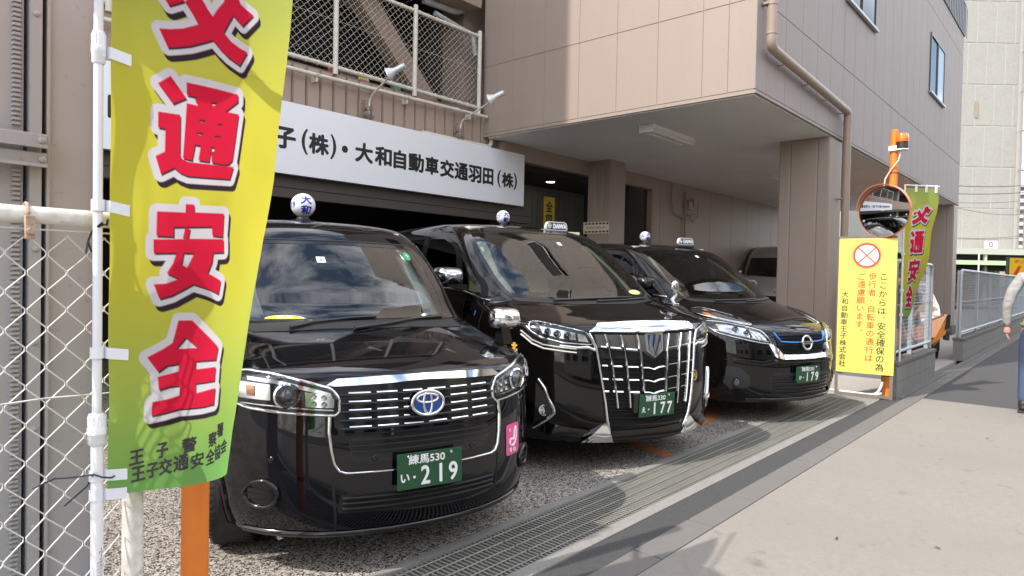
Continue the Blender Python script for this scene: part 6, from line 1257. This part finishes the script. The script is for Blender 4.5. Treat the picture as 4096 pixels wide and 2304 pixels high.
t=face_thing('low_building','low building with cream ledge and pale green awning in front of the tower','building',46.5,28); b=MB(); b.box(-9,9.5,-.3,6,3.45,3.85); b.build('ledge',mat('cream_ledge',(.50,.49,.44),.8),t); b=MB(); b.box(-9,9.5,1.5,5.5,0,3.45); b.build('wall',mat('dim_shopfront',(.10,.095,.085),.7),t)
b=MB(); b.hexa([(-9,-1.0,2.70),(8.6,-1.0,2.70),(8.6,1.5,2.78),(-9,1.5,2.78),(-9,-.9,2.98),(8.6,-.9,2.98),(8.6,1.5,3.1),(-9,1.5,3.1)]); b.build('awning',mat('pale_green_awning',(.38,.52,.27),.7),t); b=MB(); b.box(-9,8.5,.6,.8,0,2.35); b.build('brick_front',mat('brown_brick',(.22,.12,.09),.8,noise=[(3,.5,(.30,.18,.14))]),t)
for x in(-6,-1,4.6,8.4):
    b=MB(); b.box(x-.08,x+.08,-.2,0,0,3.45); b.build('column',mat('cream_ledge',(.50,.49,.44),.8),t)
t=face_thing('hedge','low green hedge along the front of the low building','hedge',45.8,28); rn=random.Random(5); b=MB()
for i in range(2600):
    p=Vector((rn.uniform(-8,7.5),rn.uniform(-.35,.35),rn.uniform(.4,1.0)**.8*2.25)); d=Vector((rn.uniform(-1,1),rn.uniform(-1,1),rn.uniform(-.3,1))).normalized(); u=d.orthogonal()*.09; v=d.cross(u)
    b.add([p-u,p+v*.6,p+u,p-v*.6],[(0,1,2,3)])
b.build('foliage',mat('hedge_leaf',(.09,.14,.035),.8,noise=[(2,.6,(.05,.09,.025))]),t)
t=thing('tan_panel','tan rectangular sign panel standing on legs near the yellow restaurant sign','sign panel',at(4010,1130,30)-Vector((0,0,at(4010,1130,30).z)),AZ); b=MB(); b.box(-.10,.10,0,.05,1.35,1.98); b.build('panel',mat('tan_panel',(.52,.40,.24),.7),t); b=MB(); b.box(-.09,-.06,0.01,.04,0,1.35); b.box(.06,.09,.01,.04,0,1.35); b.build('legs',M_black,t)
p=at(4037,1065,24); t=thing('restaurant_sign','yellow roadside restaurant sign with red lettering behind the walker','sign',(p.x,p.y,0),AZ); M_yl=mat('sign_yellow',(.85,.52,.02),.4); b=MB(); b.box(0,1.5,0,.12,p.z-.36,p.z+.31,c=.01); b.build('panel',M_yl,t); b=MB(); b.box(-.03,.0,-.01,.13,p.z-.38,p.z+.33); b.box(0,1.5,-.01,.13,p.z+.31,p.z+.335); b.build('frame',M_black,t); b=MB(); b.box(.6,.75,.02,.1,0,p.z-.36); b.build('leg',M_zinc,t)
to=plane3((0,-.003,p.z),(1,0,0),(0,0,1),(0,-1,0)); b=MB(); text(b,'デニーズ',.57,.17,.125,to,.006,wid=.78); b.add([to(x,z,.0) for x,z in((.14,-.30),(.29,-.30),(.43,.0),(.38,.03),(.31,.0))],[(0,1,2,3,4)]); b.build('sign_lettering',mat('sign_red',(.72,.05,.02),.4),t)
t=face_thing('apartment_block','distant apartment block with white and orange balcony bands at the right edge','building',265,212); b=MB(); b.box(-12,40,2,14,0,40); b.build('wall',mat('dim_balcony',(.22,.20,.19),.8),t)
for k in range(13):
    b=MB(); b.box(-12,40,0,2.4,.4+k*3.05,1.75+k*3.05); b.build('balcony',mat('white_balcony',(.72,.70,.68),.7) if k>4 else mat('pinkish_balcony',(.55,.40,.34),.7),t)
b=MB(); b.box(-13,41,-.5,15,40,41.5); b.build('roof',M_white,t)
for i,(a,c,s) in enumerate([((3700,732),(4250,722),.25),((3700,768),(4250,752),.2),((3700,800),(4250,775),.3),((3700,790),(4250,828),.6),((3760,946),(4250,908),.3),((3700,948),(4250,934),.2)]):
    A,C=at(*a,30),at(*c,38); b=MB(); b.tube([tuple(A.lerp(C,q/10)-Vector((0,0,s*4*(q/10)*(1-q/10)))) for q in range(11)],.018 if i<2 else .011,5)
    tag(b.build('utility_wire',M_black),['topmost thick utility wire crossing the pale tower','second thick utility wire crossing the pale tower','upper thin utility wire crossing the pale tower','sagging thin utility wire crossing the pale tower','lower utility wire rising to the right across the tower','lowest utility wire nearly level across the tower'][i],'wire','utility wires crossing the pale tower')
p=at(3915,1060,27); t=thing('sign_pole','thin white pole standing behind the far mesh fence','pole',(p.x,p.y,0)); b=MB(); b.cyl((0,0,0),(0,0,2.55),.03,n=10); b.build('pole',M_white,t); b=MB(); b.lathe([(.04,0),(.035,.03),(0,.04)],(0,0,2.55),(0,0,1),10); b.build('pole_cap',M_white,t)
t=thing('warehouse','pale warehouse beyond the parking lot seen past the pillars','building',(46,17,0)); b=MB(); b.box(-2,4,-5,22,3.2,13); b.box(-1.5,4,-5,22,0,3.2); b.build('wall',M_tile,t); b=MB(); b.box(-2.05,-1.99,-5,22,2.6,3.15); b.build('white_band',M_white,t); b=MB()
for i in range(5): b.box(-2.04,-1.98,-3+i*5,i*5,5,6.5)
b.build('window',M_glassd,t)
# ------------------------------------------------------------------ neighbours outside the frame that shade the office wall and mirror in the paint
t=thing('neighbour_shade_block','plain grey neighbouring block left of the garage, unseen, added to shade the office wall','building',(-9,13,0)); b=MB(); b.hexa([(8,-5.07,0),(8,8,0),(-8,8,0),(-8,3,0),(8,-5.07,22),(8,8,22),(-8,8,22),(-8,3,22)]); b.build('wall',mat('neighbour_render',(.36,.34,.33),.8),t); b=MB(); b.hexa([(8.2,-5.0,22),(8.2,8.2,22),(-8.2,8.2,22),(-8.2,3.1,22),(8.2,-5.0,22.3),(8.2,8.2,22.3),(-8.2,8.2,22.3),(-8.2,3.1,22.3)]); b.build('roof',M_kerb,t)  # unseen block, front slanted to set the shadow edge on the office wall
def house(lab,x0,x1,y,h,col,rows,win=True):
    t=thing('street_house',lab,'building',((x0+x1)/2,y,0)); w2=(x1-x0)/2; b=MB(); b.box(-w2,w2,-8,0,0,h); b.build('wall',mat('render_'+lab.split()[0],col,.8,noise=[(.7,.6,tuple(c*.9 for c in col))]),t); b=MB(); b.box(-w2-.15,w2+.15,-8.1,.15,h,h+.25); b.build('roof',M_kerb,t)
    for r_ in range(rows):
        x=-w2+1.1
        while x<w2-1.6:
            b=MB(); z=1.0+r_*2.8; b.box(x,x+1.5,-.02,.03,z,z+1.2); fo=b.build('window',M_alu,t); b=MB(); b.box(x+.06,x+1.44,.03,.036,z+.06,z+1.14); b.build('pane',M_glassd,fo); x+=2.7
    return t
house('white rendered two storey house across the street',-9,-.5,-8.2,6.2,(.62,.60,.56),2); house('grey rendered house across the street facing the taxis',.6,6.2,-9.5,4.6,(.42,.41,.40),1); house('beige rendered house across the street facing the office',8.5,18,-8.5,6.8,(.55,.48,.40),2); house('tan rendered building across the street farther on',20,36,-9,8.0,(.48,.45,.42),2)
b=MB(); b.tube([(7.2,-4.4,0),(7.2,-4.4,9.5)],.15,14); b.box(6.3,8.1,-4.46,-4.34,8.4,8.52); b.box(6.5,7.9,-4.46,-4.34,7.7,7.8)
tag(b.build('utility_pole',M_kerb,None,smooth=60),'concrete utility pole across the street mirrored in the windscreens','utility pole')
rn=random.Random(11)
for k,(x,y,lab) in enumerate([(3.9,1.05,'small dark dry leaf on the concrete road near the mirror shadow'),(4.15,.62,'longer dark scrap of leaf lying nearest the bottom edge of the road'),(7.4,.75,'tiny dark leaf lying far up the concrete road')]):
    b=MB(); pts=[(rn.uniform(.6,1)*.022*math.cos(a),rn.uniform(.5,1)*.010*math.sin(a),.004+rn.uniform(0,.008)) for a in [i*math.pi/5 for i in range(10)]]; b.add(pts+[(0,0,.010)],[(i,(i+1)%10,10) for i in range(10)])
    o=tag(b.build('dry_leaf',mat('dry_leaf_brown',(.09,.07,.05),.8)),lab,'leaf','dry leaves on the road'); o.location=(x,y,-.003); o.rotation_euler=(0,0,k*1.3)
